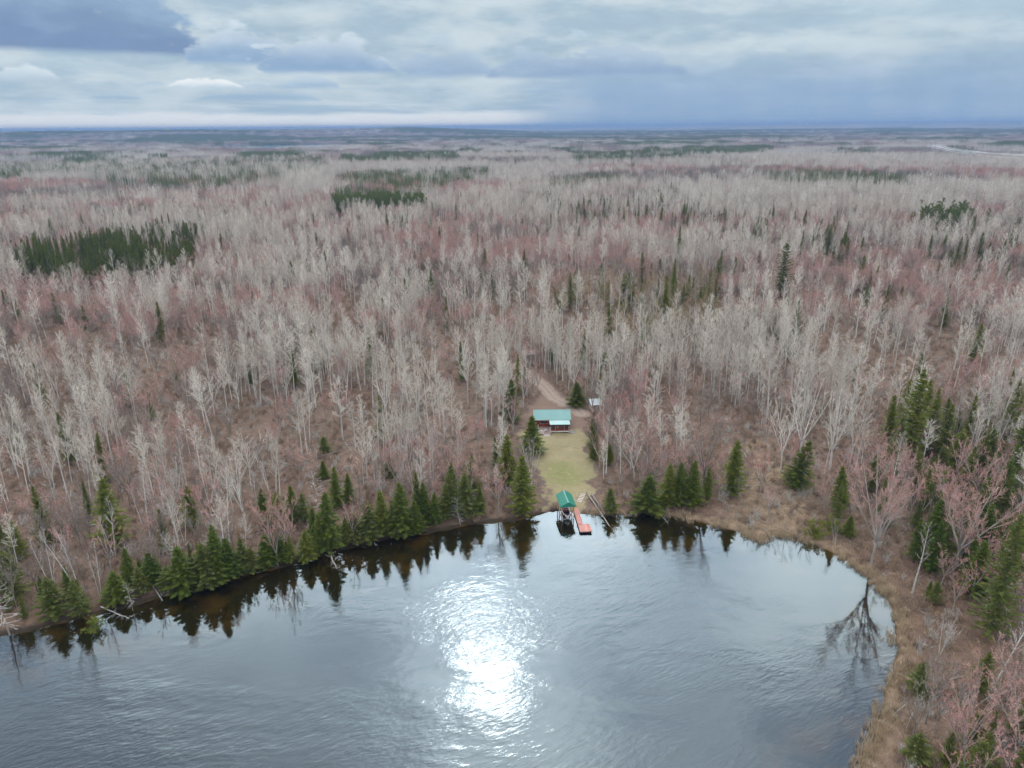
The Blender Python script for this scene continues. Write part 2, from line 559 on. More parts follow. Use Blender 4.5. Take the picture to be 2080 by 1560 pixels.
def in_poly(x, y, poly):
    x = np.asarray(x, float); y = np.asarray(y, float)
    inside = np.zeros(x.shape, bool)
    n = len(poly)
    for i in range(n):
        x0, y0 = poly[i]; x1, y1 = poly[(i + 1) % n]
        if y0 == y1:
            continue
        c = ((y0 > y) != (y1 > y)) & (x < (x1 - x0) * (y - y0) / (y1 - y0) + x0)
        inside ^= c
    return inside


def line_dist(x, y, pts, closed=False):
    x = np.asarray(x, float); y = np.asarray(y, float)
    best = np.full(x.shape, 1e18)
    n = len(pts)
    for i in range(n if closed else n - 1):
        x0, y0 = pts[i]; x1, y1 = pts[(i + 1) % n]
        dx, dy = x1 - x0, y1 - y0
        t = np.clip(((x - x0) * dx + (y - y0) * dy) / (dx * dx + dy * dy + 1e-9), 0, 1)
        best = np.minimum(best, (x - x0 - t * dx) ** 2 + (y - y0 - t * dy) ** 2)
    return np.sqrt(best)


def shore_dist(x, y):
    """signed distance: positive on land"""
    d = line_dist(x, y, SHORE, True)
    d = np.where(in_poly(x, y, SHORE), -d, d)
    return d + (fbm(np.asarray(x) * 0.45, np.asarray(y) * 0.45, 5, 3) - 0.5) * 1.6 * np.clip(1 - np.abs(d) / 8, 0, 1)


FARLAKE = np.array([flat(*p) for p in [(400, 303), (430, 296), (560, 293.5), (700, 292.5), (745, 295), (700, 301), (560, 306)]])


def height(x, y):
    x = np.asarray(x, float); y = np.asarray(y, float)
    d = shore_dist(x, y)
    land = 0.75 * (1 - np.exp(-np.maximum(d, 0) / 4.0)) + np.minimum(np.maximum(d, 0), 160) * 0.016
    land = land + (fbm(x * 0.07, y * 0.07, 9, 3) - 0.5) * 1.1 * sstep(d, 3, 30)
    r = np.hypot(x, y)
    land = land + (fbm(x / 420, y / 420, 21, 3) - 0.45) * 16 * sstep(r, 350, 1200)
    a = np.degrees(np.arctan2(x, y))
    land = land + (fbm(x / 2600, y / 2600, 33, 3) - 0.4) * 34 * sstep(r, 3500, 9000)
    land = land + 46 * sstep(r, 8000, 13000) * sstep(a, 8, 24) * (0.75 + 0.5 * fbm(x / 3000, y / 3000, 41, 2))
    land = land + 24 * sstep(r, 11000, 17000)
    land = land + 52 * sstep(r, 4600, 6600) * sstep(a, 4, -8) * (0.85 + 0.3 * fbm(x / 900, y / 900, 43, 2)) * sstep(r, 16000, 11000)
    fl = line_dist(x, y, FARLAKE, True)
    fl = np.where(in_poly(x, y, FARLAKE), 0, fl)
    land = 2.0 + (land - 2.0) * np.where(r > 1000, sstep(fl, 0, 500), 1.0)
    bed = np.maximum(d * 0.16, -2.6)
    return np.where(d > 0, land + 0.02, bed)


def hz(x, y):
    return float(height(np.array([x]), np.array([y]))[0])


def at(px, py):
    """ground point seen at a pixel of the photograph"""
    z = 0.0
    for _ in range(8):
        x, y = flat(px, py, z)
        z = max(hz(x, y), 0.0)
    return x, y, z


def height_for(P, top_py):
    """how tall a thing standing at P is when its top shows at top_py"""
    lo, hi = 0.0, 60.0
    for _ in range(30):
        m = (lo + hi) / 2
        if project([P[0], P[1], P[2] + m])[1][0] > top_py:
            lo = m
        else:
            hi = m
    return lo


def polyg(pts):
    return np.array([at(*p)[:2] for p in pts])


# ------------------------------------------------------------------ object helpers
def link(o, parent=None):
    COL.objects.link(o)
    if parent is not None:
        o.parent = parent
    return o


def tag(o, label=None, cat=None, group=None, kind=None):
    if label: o['label'] = label
    if cat: o['category'] = cat
    if group: o['group'] = group
    if kind: o['kind'] = kind
    return o


class MB:
    def __init__(self):
        self.v, self.f, self.m = [], [], []

    def face(self, pts, mat=0):
        i = len(self.v)
        self.v.extend(tuple(p) for p in pts)
        self.f.append(tuple(range(i, i + len(pts))))
        self.m.append(mat)

    def tube(self, pts, radii, sides=6, mat=0, cap=False):
        n = len(pts)
        base = len(self.v)
        for i in range(n):
            p = pts[i]
            d = (pts[min(i + 1, n - 1)] - pts[max(i - 1, 0)])
            if d.length < 1e-6:
                d = Vector((0, 0, 1))
            d.normalize()
            a = Vector((1, 0, 0)) if abs(d.x) < 0.8 else Vector((0, 1, 0))
            u = d.cross(a).normalized(); w = d.cross(u)
            for k in range(sides):
                t = 2 * math.pi * k / sides
                q = p + (u * math.cos(t) + w * math.sin(t)) * radii[i]
                self.v.append((q.x, q.y, q.z))
        for i in range(n - 1):
            for k in range(sides):
                a = base + i * sides + k; b = base + i * sides + (k + 1) % sides
                self.f.append((a, b, b + sides, a + sides)); self.m.append(mat)
        if cap:
            self.f.append(tuple(base + k for k in range(sides))); self.m.append(mat)
            self.f.append(tuple(base + (n - 1) * sides + k for k in range(sides))); self.m.append(mat)

    def box(self, lo, hi, mat=0):
        x0, y0, z0 = lo; x1, y1, z1 = hi
        i = len(self.v)
        self.v += [(x0, y0, z0), (x1, y0, z0), (x1, y1, z0), (x0, y1, z0), (x0, y0, z1), (x1, y0, z1), (x1, y1, z1), (x0, y1, z1)]
        for q in ((0, 3, 2, 1), (4, 5, 6, 7), (0, 1, 5, 4), (1, 2, 6, 5), (2, 3, 7, 6), (3, 0, 4, 7)):
            self.f.append(tuple(i + k for k in q)); self.m.append(mat)

    def beam(self, a, b, w, h, mat=0, up=Vector((0, 0, 1))):
        """a rectangular timber from a to b"""
        a, b = Vector(a), Vector(b)
        d = (b - a).normalized()
        s = d.cross(up)
        if s.length < 1e-4:
            s = d.cross(Vector((0, 1, 0)))
        s.normalize(); u = s.cross(d)
        i = len(self.v)
        for p in (a, b):
            for sx, sy in ((-1, -1), (1, -1), (1, 1), (-1, 1)):
                q = p + s * (sx * w / 2) + u * (sy * h / 2)
                self.v.append((q.x, q.y, q.z))
        for q in ((0, 1, 2, 3), (7, 6, 5, 4), (0, 4, 5, 1), (1, 5, 6, 2), (2, 6, 7, 3), (3, 7, 4, 0)):
            self.f.append(tuple(i + k for k in q)); self.m.append(mat)

    def prism(self, poly, d, mat=0):
        """polygon (list of Vector) swept by vector d"""
        i = len(self.v); n = len(poly)
        d = Vector(d)
        for p in poly: self.v.append(tuple(p))
        for p in poly: self.v.append(tuple(Vector(p) + d))
        self.f.append(tuple(range(i + n - 1, i - 1, -1))); self.m.append(mat)
        self.f.append(tuple(range(i + n, i + 2 * n))); self.m.append(mat)
        for k in range(n):
            self.f.append((i + k, i + (k + 1) % n, i + n + (k + 1) % n, i + n + k)); self.m.append(mat)

    def add(self, other, offset=(0, 0, 0), scale=1.0, rot=0.0, matoff=0):
        c, s = math.cos(rot), math.sin(rot)
        i = len(self.v)
        for x, y, z in other.v:
            x, y, z = x * scale, y * scale, z * scale
            self.v.append((x * c - y * s + offset[0], x * s + y * c + offset[1], z + offset[2]))
        self.f.extend(tuple(k + i for k in f) for f in other.f)
        self.m.extend(m + matoff for m in other.m)

    def mesh(self, name, mats, smooth=False):
        me = bpy.data.meshes.new(name)
        me.from_pydata(self.v, [], self.f)
        for m in mats:
            me.materials.append(MATS[m] if isinstance(m, str) else m)
        if len(mats) > 1:
            me.polygons.foreach_set('material_index', self.m)
        if smooth:
            me.polygons.foreach_set('use_smooth', [True] * len(me.polygons))
        me.update()
        return me

    def obj(self, name, mats, parent=None, smooth=False):
        if isinstance(mats, str): mats = [mats]
        return link(bpy.data.objects.new(name, self.mesh(name, mats, smooth)), parent)


def empty(name, loc, rz=0.0, label=None, cat=None, group=None):
    o = bpy.data.objects.new(name, None)
    o.empty_display_size = 0.3
    o.location = loc
    o.rotation_euler = (0, 0, rz)
    link(o)
    return tag(o, label, cat, group)


def grid_mesh(name, xs, ys, zs, faces, attrs, mat, smooth=True):
    me = bpy.data.meshes.new(name)
    n = len(xs)
    me.vertices.add(n)
    co = np.empty((n, 3)); co[:, 0] = xs; co[:, 1] = ys; co[:, 2] = zs
    me.vertices.foreach_set('co', co.ravel())
    nf = len(faces)
    me.loops.add(nf * 4); me.polygons.add(nf)
    me.loops.foreach_set('vertex_index', np.asarray(faces, np.int32).ravel())
    me.polygons.foreach_set('loop_start', np.arange(0, nf * 4, 4, dtype=np.int32))
    me.polygons.foreach_set('use_smooth', np.full(nf, smooth))
    me.update(calc_edges=True)
    for k, v in attrs.items():
        a = me.attributes.new(k, 'FLOAT', 'POINT')
        a.data.foreach_set('value', np.asarray(v, np.float32))
    me.materials.append(MATS[mat])
    return link(bpy.data.objects.new(name, me))


# ------------------------------------------------------------------ ground, lake, lawn, driveway
MARSH = polyg([(1490, 905), (1540, 895), (1600, 940), (1650, 1010), (1640, 1085), (1560, 1085), (1480, 1062), (1500, 1000)])
CLEAR = polyg([(1092, 1046), (1088, 1000), (1078, 960), (1066, 925), (1052, 890), (1046, 862), (1056, 838), (1078, 812), (1098, 798),
               (1090, 785), (1076, 770), (1070, 757), (1090, 752), (1112, 768), (1134, 792), (1160, 812), (1192, 822), (1200, 842),
               (1200, 880), (1206, 925), (1216, 965), (1222, 1000), (1208, 1030), (1180, 1042), (1130, 1040)])
radii = np.concatenate([np.arange(40, 270, 0.9), 270 * np.exp(np.linspace(0, math.log(70000 / 270), 230))])
angs = np.radians(np.linspace(-66, 66, 380))
RR, AA = np.meshgrid(radii, angs, indexing='ij')
gx = (RR * np.sin(AA)).ravel(); gy = (RR * np.cos(AA)).ravel()
gz = height(gx, gy)
nr, na = RR.shape
ii = (np.arange(nr - 1)[:, None] * na + np.arange(na - 1)[None, :]).ravel()
faces = np.stack([ii, ii + na, ii + na + 1, ii + 1], 1)[:, ::-1]
sd = np.full(gx.shape, 1e3)
near = np.hypot(gx, gy) < 700
sd[near] = shore_dist(gx[near], gy[near])
marsh = np.zeros(gx.shape)
md = line_dist(gx[near], gy[near], MARSH, True)
md = np.where(in_poly(gx[near], gy[near], MARSH), md, -md)
marsh[near] = np.clip(sstep(md, -3, 3) + 0.8 * sstep(sd[near], 4, 0.5) * sstep(gx[near], 14, 20) * (sd[near] > 0), 0, 1)
tag(grid_mesh('ground', gx, gy, gz, faces, {'marsh': marsh, 'bed': sstep(sd, 0.7, -0.3), 'depth_dark': sstep(-sd, 6, 17), 'wet': sstep(sd, 1.9, 0.9) * sstep(-gx, -16, -10), 'far': sstep(np.hypot(gx, gy), 2500, 6000)}, 'forest_floor'), kind='structure')

wx = np.arange(-190, 130, 2.0); wy = np.arange(-60, 152, 2.0)
WX, WY = np.meshgrid(wx, wy, indexing='ij')
wd = -shore_dist(WX.ravel(), WY.ravel())
ii = (np.arange(len(wx) - 1)[:, None] * len(wy) + np.arange(len(wy) - 1)[None, :]).ravel()
wf = np.stack([ii, ii + len(wy), ii + len(wy) + 1, ii + 1], 1)
keep = (wd[wf] > -5).any(1)
lake = grid_mesh('lake', WX.ravel(), WY.ravel(), np.zeros(WX.size), wf[keep], {'open': sstep(wd, 2, 26)}, 'lake_water')
tag(lake, kind='structure')
b = MB()
b.face([(p[0], p[1], 2.6) for p in FARLAKE])
tag(b.obj('distant_lake', 'lake_water'), kind='structure')


def sheet(name, mask, x0, x1, y0, y1, step, lift, attrs, mat):
    xs = np.arange(x0, x1, step); ys = np.arange(y0, y1, step)
    GX, GY = np.meshgrid(xs, ys, indexing='ij')
    GX, GY = GX.ravel(), GY.ravel()
    ii = (np.arange(len(xs) - 1)[:, None] * len(ys) + np.arange(len(ys) - 1)[None, :]).ravel()
    f = np.stack([ii, ii + len(ys), ii + len(ys) + 1, ii + 1], 1)
    m = mask(GX, GY)
    f = f[m[f].all(1)]
    used = np.unique(f)
    remap = np.zeros(len(GX), int); remap[used] = np.arange(len(used))
    GX, GY = GX[used], GY[used]
    at_ = {k: fn(GX, GY) for k, fn in attrs.items()}
    return grid_mesh(name, GX, GY, height(GX, GY) + lift, remap[f], at_, mat)


def clear_in(x, y):
    d = line_dist(x, y, CLEAR, True)
    return np.where(in_poly(x, y, CLEAR), d, -d)


GREEN_C = at(1150, 965)[:2]


def green_attr(x, y):
    q = np.hypot((x - GREEN_C[0]) / 9.0, (y - GREEN_C[1]) / 13.0)
    q2 = np.hypot((x - at(1196, 905)[0]) / 3.0, (y - at(1196, 905)[1]) / 10.0)
    return np.clip(np.maximum(1.25 - q, (1.1 - q2) * 0.9), 0, 1)


def lawn_field(x, y):
    return clear_in(x, y) + (fbm(x * 0.22, y * 0.22, 3, 4) - 0.5) * 8 + (fbm(x * 1.3, y * 1.3, 4, 2) - 0.5) * 1.6 - 0.2


lawn = sheet('lawn', lambda x, y: lawn_field(x, y) > 0, -15, 45, 125, 235, 0.3, 0.05,
             {'green': green_attr, 'leafy': lambda x, y: np.clip(1.15 - lawn_field(x, y) / 2.6, 0, 1.3), 'soil': lambda x, y: sstep(y, 172, 186)}, 'lawn_grass')
tag(lawn, kind='structure')
TRACK = [at(*p)[:2] for p in [(1046, 742), (1062, 752), (1082, 765), (1099, 780), (1114, 796), (1127, 810), (1146, 820), (1168, 829), (1182, 842)]]


def smooth_line(pts, n=8):
    pts = [np.array(p) for p in pts]
    out = []
    for i in range(len(pts) - 1):
        p0 = pts[max(i - 1, 0)]; p1 = pts[i]; p2 = pts[i + 1]; p3 = pts[min(i + 2, len(pts) - 1)]
        for k in range(n):
            t = k / n
            out.append(0.5 * ((2 * p1) + (-p0 + p2) * t + (2 * p0 - 5 * p1 + 4 * p2 - p3) * t * t + (-p0 + 3 * p1 - 3 * p2 + p3) * t ** 3))
    out.append(pts[-1])
    return out


TRACK = smooth_line(TRACK)
def track_field(x, y):
    return 3.0 - line_dist(x, y, TRACK) - (fbm(x * 0.7, y * 0.7, 8, 3) - 0.5) * 1.6


tag(sheet('driveway', lambda x, y: track_field(x, y) > 0, -15, 40, 176, 250, 0.3, 0.10,
          {'rut': lambda x, y: np.clip(1.25 - np.abs(line_dist(x, y, TRACK) - 0.85) / 0.5, 0, 1),
           'edge': lambda x, y: np.clip(1.1 - track_field(x, y) / 1.3, 0, 1.2)}, 'dirt_track'), kind='structure')

# ------------------------------------------------------------------ tree builders
def rvec(R, s=1.0):
    return Vector((R.uniform(-s, s), R.uniform(-s, s), R.uniform(-s, s)))


def out_dir(a, angle):
    """unit vector leaning `angle` from vertical towards azimuth a"""
    return Vector((math.cos(a) * math.sin(angle), math.sin(a) * math.sin(angle), math.cos(angle)))


def path(R, p, d, L, n, wob, up):
    pts = [p.copy()]
    d = d.normalized()
    for i in range(n):
        d = (d + rvec(R, wob) + Vector((0, 0, up))).normalized()
        pts.append(pts[-1] + d * (L / n))
    return pts


def along(pts, t):
    f = t * (len(pts) - 1)
    i = min(int(f), len(pts) - 2)
    return pts[i].lerp(pts[i + 1], f - i), (pts[i + 1] - pts[i]).normalized()


def ribbon(mb, R, p, d, L, w, mat):
    s = d.cross(rvec(R)).normalized() * (w / 2)
    q = p + d * L
    mb.face([p - s, p + s, q], mat)


def ramify(cr, R, p, d, L, r, lod, n2, n3, tw, up, budmat, bud, spread):
    """one limb with side branches and twigs"""
    if lod == 0:
        pts = path(R, p, d, L, 4, 0.13, up)
        cr.tube(pts, [r, r * 0.8, r * 0.6, r * 0.4, r * 0.15], 3, 0)
    else:
        pts = path(R, p, d, L, 2, 0.12, up * 2)
        for k in range(2):
            dd = pts[k + 1] - pts[k]
            ribbon(cr, R, pts[k], dd.normalized(), dd.length * 1.2, r * 3.6, 0)
    for k in range(n2):
        t = 0.22 + 0.78 * (k + R.random()) / n2
        q, dd = along(pts, min(t, 1.0))
        d2 = (dd + rvec(R, spread) + Vector((0, 0, 0.12))).normalized()
        L2 = L * R.uniform(0.28, 0.5) * (1.15 - 0.55 * t)
        if lod == 0:
            e = q + d2 * L2
            cr.tube([q, e], [r * 0.34, r * 0.08], 3, 0)
        else:
            ribbon(cr, R, q, d2, L2, r * 2.6, 0)
        for j in range(n3):
            tt = R.uniform(0.2, 1.0)
            q3 = q + d2 * (L2 * tt)
            d3 = (d2 + rvec(R, 0.75)).normalized()
            L3 = L2 * R.uniform(0.35, 0.75)
            ribbon(cr, R, q3, d3, L3, tw, budmat if R.random() < bud else 0)


def bare_tree(seed, H=18.0, stems=1, fork=None, cs=0.42, n1=30, n2=6, n3=4, reach=0.17, a0=62, a1=28, r0=0.14,
              tw=0.035, lean=0.03, bud=0.0, lod=0, up=0.10, spread=0.55, crook=0.03, stemspread=0.12):
    """returns (trunk, crown) builders; crown materials: 0 branch, 1 bud"""
    R = random.Random(seed)
    tr, cr = MB(), MB()
    for s in range(stems):
        a = R.uniform(0, 6.28)
        d = out_dir(a, lean + (stemspread * R.uniform(0.4, 1.0) if stems > 1 else 0))
        HH = H * (1.0 if s == 0 else R.uniform(0.7, 0.97))
        base = Vector((math.cos(a) * 0.25, math.sin(a) * 0.25, -0.2)) if stems > 1 else Vector((0, 0, -0.2))
        rr = r0 * (1.0 if stems == 1 else 0.75)
        n = 8 if lod == 0 else 3
        sides = 6 if lod == 0 else 3
        if fork is None:
            pts = path(R, base, d, HH, n, crook, 0.02)
            tr.tube(pts, [rr * (1 - 0.9 * (i / n)) + 0.008 for i in range(n + 1)], sides)
            for k in range(n1):
                t = cs + (0.985 - cs) * (k + R.random()) / n1
                q, dd = along(pts, t)
                u = (t - cs) / (1 - cs)
                prof = math.sin(math.pi * min(1.0, 0.22 + 0.70 * u)) ** 0.8
                L = HH * reach * prof * R.uniform(0.65, 1.25) + 0.3
                ang_ = math.radians(a0 + (a1 - a0) * u + R.uniform(-10, 10))
                ramify(cr, R, q, out_dir(R.uniform(0, 6.28), ang_), L, max(rr * (1 - t) * 0.55, 0.018), lod, n2, n3, tw, up, 1, bud, spread)
        else:
            nf = fork
            hb = HH * R.uniform(0.22, 0.36)
            pts = path(R, base, d, hb, max(2, n // 3), crook, 0.02)
            tr.tube(pts, [rr * (1 - 0.25 * i / (len(pts) - 1)) for i in range(len(pts))], sides)
            top = pts[-1]
            a_off = R.uniform(0, 6.28)
            for j in range(nf):
                dj = out_dir(a_off + j * 6.28 / nf + R.uniform(-0.4, 0.4), math.radians(R.uniform(a1 * 0.35, a1 * 1.15)))
                LL = (HH - hb) * R.uniform(0.82, 1.05)
                lp = path(R, top - Vector((0, 0, hb * 0.12 * R.random())), dj, LL, n - 2 if lod == 0 else 2, crook * 1.6, 0.05)
                tr.tube(lp, [rr * 0.62 * (1 - 0.88 * i / (len(lp) - 1)) + 0.008 for i in range(len(lp))], max(3, sides - 1))
                m1 = max(2, n1 // nf)
                for k in range(m1):
                    t = 0.18 + 0.8 * (k + R.random()) / m1
                    q, dd = along(lp, t)
                    L = HH * reach * (1.15 - 0.75 * t) * R.uniform(0.6, 1.25) + 0.3
                    d1 = (dd + out_dir(R.uniform(0, 6.28), math.radians(75)) * 0.95).normalized()
                    ramify(cr, R, q, d1, L, max(rr * (1 - t) * 0.4, 0.018), lod, n2, n3, tw, up, 1, bud, spread)
    return tr, cr


def conifer(seed, H=15.0, rad=2.6, bare=0.06, gap=0.62, per=7, droop=0.25, lod=0, ragged=0.2, fill=13, power=0.9, dead=0.0, flatw=0.23):
    """returns (trunk, crown); crown materials: 0 needles, 1 bare branch"""
    R = random.Random(seed)
    tr, cr = MB(), MB()
    sides = 6 if lod == 0 else 3
    pts = path(R, Vector((0, 0, -0.2)), Vector((0, 0, 1)), H, 5 if lod == 0 else 2, 0.012, 0.05)
    r0 = H * 0.0105
    tr.tube(pts, [r0 * (1 - 0.93 * i / (len(pts) - 1)) for i in range(len(pts))], sides)
    if lod == 2:
        for k in range(5):
            z = H * (0.1 + 0.72 * k / 4)
            rr = rad * (1 - (z / H) ** 1.2) * R.uniform(0.85, 1.15) + 0.2
            for j in range(5):
                a = j * 6.28 / 5 + R.uniform(-0.5, 0.5)
                o = Vector((math.cos(a), math.sin(a), 0))
                s = Vector((-o.y, o.x, 0)) * rr * 0.55
                q = Vector((0, 0, z))
                cr.face([q + Vector((0, 0, H * 0.22)), q + o * rr - s, q + o * rr + s - Vector((0, 0, 0.4))], 0)
        return tr, cr
    if lod == 1:
        gap *= 2.0
        per = max(4, per - 2)
        fill = 3
    z = H * bare + 0.3
    while z < H * 0.97:
        t = z / H
        rr = rad * (1 - t) ** power * (1.0 if t > bare + 0.08 else 0.75) + 0.12
        n = per if t < 0.8 else max(4, per - 2)
        a0 = R.uniform(0, 6.28)
        for k in range(n):
            a = a0 + k * 6.28 / n + R.uniform(-0.3, 0.3)
            L = rr * R.uniform(1 - ragged * 1.6, 1 + ragged)
            o = Vector((math.cos(a), math.sin(a), 0))
            side = Vector((-o.y, o.x, 0))
            dz = -droop + 0.55 * t + R.uniform(-0.08, 0.08)
            q = Vector((0, 0, z + R.uniform(-gap, gap) * 0.4))
            bp, _ = along(pts, min(max(q.z / H, 0), 1))
            q.x, q.y = bp.x, bp.y
            isdead = R.random() < dead * (1.2 - t)
            tip = q + o * L + Vector((0, 0, dz * L + 0.10 * L))
            mid = q + o * (L * 0.5) + Vector((0, 0, dz * L * 0.62))
            if isdead:
                ribbon(cr, R, q, (tip - q).normalized(), L, 0.07, 1)
                for j in range(3):
                    ribbon(cr, R, q.lerp(tip, R.uniform(0.3, 0.9)), (o + rvec(R, 0.8)).normalized(), L * 0.35, 0.05, 1)
                continue
            for j in range(fill):
                u = (j + 0.6) / fill
                b = q.lerp(mid, u * 2) if u < 0.5 else mid.lerp(tip, u * 2 - 1)
                sg = 1 if j % 2 else -1
                w = flatw * (L * 0.5 + 0.35) * (1.25 - 0.7 * u) * R.uniform(0.8, 1.3)
                dirn = (o * R.uniform(0.5, 1.0) + side * sg * R.uniform(0.55, 1.1) + Vector((0, 0, R.uniform(-0.45, 0.05)))).normalized()
                e = b + dirn * (w * 2.1)
                x = dirn.cross(Vector((0, 0, 1))).normalized() * (w * 0.45) + Vector((0, 0, R.uniform(-0.12, 0.12)))
                cr.face([b - o * w * 0.4, b + dirn * w + x, e, b + dirn * w - x], 0)
            # tip spray
            w = 0.12 + 0.10 * L
            cr.face([mid, tip - side * w * 0.8, tip + o * w * 1.4, tip + side * w * 0.8], 0)
        z += gap * (1.05 - 0.55 * t) * (H / 15.0) ** 0.5
    topv, _ = along(pts, 0.93)
    for k in range(4):
        a = k * 1.57
        o = Vector((math.cos(a), math.sin(a), 0))
        cr.face([topv + o * 0.22 - Vector((0, 0, 0.2)), topv + Vector((-o.y, o.x, 0)) * 0.22 - Vector((0, 0, 0.2)), pts[-1] + Vector((0, 0, 0.35))], 0)
    return tr, cr


def pine(seed, H=20.0, lod=0):
    R = random.Random(seed)
    tr, cr = MB(), MB()
    pts = path(R, Vector((0, 0, -0.2)), Vector((0, 0, 1)), H, 6, 0.02, 0.05)
    tr.tube(pts, [H * 0.013 * (1 - 0.9 * i / 6) for i in range(7)], 6 if lod == 0 else 3)
    nb = 30 if lod == 0 else 12
    for k in range(nb):
        t = 0.36 + 0.62 * (k + R.random()) / nb
        q, _ = along(pts, t)
        L = H * 0.19 * (1.2 - t) ** 0.7 * R.uniform(0.6, 1.25)
        a = R.uniform(0, 6.28)
        d = out_dir(a, math.radians(R.uniform(62, 85)))
        e = path(R, q, d, L, 3, 0.1, 0.12)
        cr.tube(e, [0.07, 0.05, 0.03, 0.015], 3, 1)
        for j in range(9 if lod == 0 else 4):
            c, _ = along(e, R.uniform(0.35, 1.0))
            c = c + rvec(R, 0.5)
            for m in range(7 if lod == 0 else 3):
                dd = (rvec(R) + Vector((0, 0, 0.35))).normalized()
                s = dd.cross(rvec(R)).normalized() * (0.13 if lod == 0 else 0.3)
                f = c + dd * R.uniform(0.45, 0.8) * (1 if lod == 0 else 1.5)
                cr.face([c - s, c + s, f], 0)
    return tr, cr


def bush(seed, H=3.0):
    R = random.Random(seed)
    tr, cr = MB(), MB()
    for k in range(7):
        e = path(R, Vector((0, 0, -0.1)), out_dir(k * 0.9, R.uniform(0.3, 1.15)), H * R.uniform(0.7, 1.0), 4, 0.12, 0.05)
        tr.tube(e, [0.07, 0.055, 0.04, 0.03, 0.015], 4)
        for j in range(26):
            c, _ = along(e, R.uniform(0.2, 1.0))
            c = c + rvec(R, 0.42)
            for m in range(6):
                dd = (rvec(R) + Vector((0, 0, 0.3))).normalized()
                s = dd.cross(rvec(R)).normalized() * 0.06
                cr.face([c - s, c + s, c + dd * R.uniform(0.25, 0.5)], 0)
    return tr, cr


def sticks(seed):
    R = random.Random(seed)
    mb = MB()
    for i in range(9):
        a = R.uniform(0, 6.28)
        p = Vector((R.uniform(-3, 3), R.uniform(-3, 3), 0.1))
        d = Vector((math.cos(a), math.sin(a), R.uniform(0, 0.18)))
        L = R.uniform(1.2, 4.5)
        mb.tube([p, p + d * L], [R.uniform(0.03, 0.07), 0.015], 4)
    return mb


def brush(seed, H=2.0, n=34, tw=0.03, spread=0.6):
    R = random.Random(seed)
    mb = MB()
    for i in range(n):
        a = R.uniform(0, 6.28)
        b = Vector((math.cos(a), math.sin(a), 0)) * R.uniform(0, 0.7)
        d = (out_dir(R.uniform(0, 6.28), R.uniform(0.05, spread)))
        L = H * R.uniform(0.5, 1.0)
        ribbon(mb, R, b, d, L, tw, 0)
        for j in range(3):
            q = b + d * L * R.uniform(0.3, 0.9)
            ribbon(mb, R, q, (d + rvec(R, 0.7)).normalized(), L * 0.4, tw * 0.7, 0)
    return mb


def tuft(seed, H=1.6, n=26, tw=0.05, spread=0.22, rad=0.7):
    R = random.Random(seed)
    mb = MB()
    for i in range(n):
        a = R.uniform(0, 6.28); q = rad * math.sqrt(R.random())
        b = Vector((math.cos(a) * q, math.sin(a) * q, -0.1))
        d = out_dir(R.uniform(0, 6.28), R.uniform(0, spread))
        L = H * R.uniform(0.55, 1.0)
        s = Vector((math.cos(a + 1), math.sin(a + 1), 0)) * (tw / 2)
        m = b + d * L * 0.6
        e = b + d * L + Vector((math.cos(a), math.sin(a), -0.3)) * (L * R.uniform(0, 0.25))
        mb.face([b - s, b + s, m + s * 0.8, m - s * 0.8])
        mb.face([m - s * 0.8, m + s * 0.8, e])
    return mb


# kinds: list of (trunk builder, crown builder, trunk materials, crown materials)
KIND = {}


def add_kind(name, tm, cm, items):
    KIND[name] = [(t.mesh('trunk', [tm], True), c.mesh('crown', cm), t, c, tm, cm) for t, c in items]


ASP = dict(reach=0.16, n1=32, n2=7, n3=5, a0=58, a1=22, tw=0.058, r0=0.16)
add_kind('aspen', 'bark_aspen', ['twig_aspen', 'twig_aspen'],
         [bare_tree(100 + i, H=18, cs=0.36 + 0.03 * (i % 4), lean=0.02 + 0.015 * (i % 3), **ASP) for i in range(8)])
add_kind('broad_aspen', 'bark_aspen', ['twig_aspen', 'twig_aspen'],
         [bare_tree(130 + i, H=18, fork=4, n1=36, n2=6, n3=4, reach=0.22, a1=26, r0=0.2, tw=0.06, lean=0.02) for i in range(4)])
add_kind('birch', 'bark_birch', ['twig_birch', 'twig_birch'],
         [bare_tree(160 + i, H=15, stems=1 + i % 3, cs=0.45, n1=18, n2=5, n3=3, reach=0.15, a0=55, a1=25, r0=0.19, tw=0.05, lean=0.06, crook=0.05, stemspread=0.22) for i in range(6)])
add_kind('maple', 'bark_maple', ['twig_maple', 'bud_maple'],
         [bare_tree(200 + i, H=14, fork=4 + i % 3, n1=34, n2=6, n3=6, reach=0.22, a1=30, r0=0.17, tw=0.075, lean=0.03, bud=0.75, spread=0.6) for i in range(6)])
add_kind('big_maple', 'bark_maple', ['twig_maple', 'bud_maple'],
         [bare_tree(220 + i, H=20, fork=5 + i, n1=64, n2=8, n3=8, reach=0.20, a1=34, r0=0.20, tw=0.05, lean=0.02, bud=0.6, spread=0.6) for i in range(3)])
add_kind('hardwood', 'bark_hardwood', ['twig_hardwood', 'twig_hardwood'],
         [bare_tree(240 + i, H=15, fork=4, n1=36, n2=6, n3=5, reach=0.22, a1=26, r0=0.16, tw=0.06, lean=0.03) for i in range(4)])
add_kind('fir', 'bark_conifer', ['needle_fir', 'twig_dead'], [conifer(300 + i, 14, 2.6 + 0.15 * i, fill=14, dead=0.02) for i in range(4)])
add_kind('gold_fir', 'bark_conifer', ['needle_gold', 'twig_dead'], [conifer(320 + i, 14, 2.5 + 0.2 * i, fill=14, dead=0.08) for i in range(3)])
add_kind('cedar', 'bark_conifer', ['needle_cedar', 'twig_dead'], [conifer(340 + i, 13, 2.3 + 0.3 * i, fill=12, dead=0.22, droop=0.1, ragged=0.35) for i in range(3)])
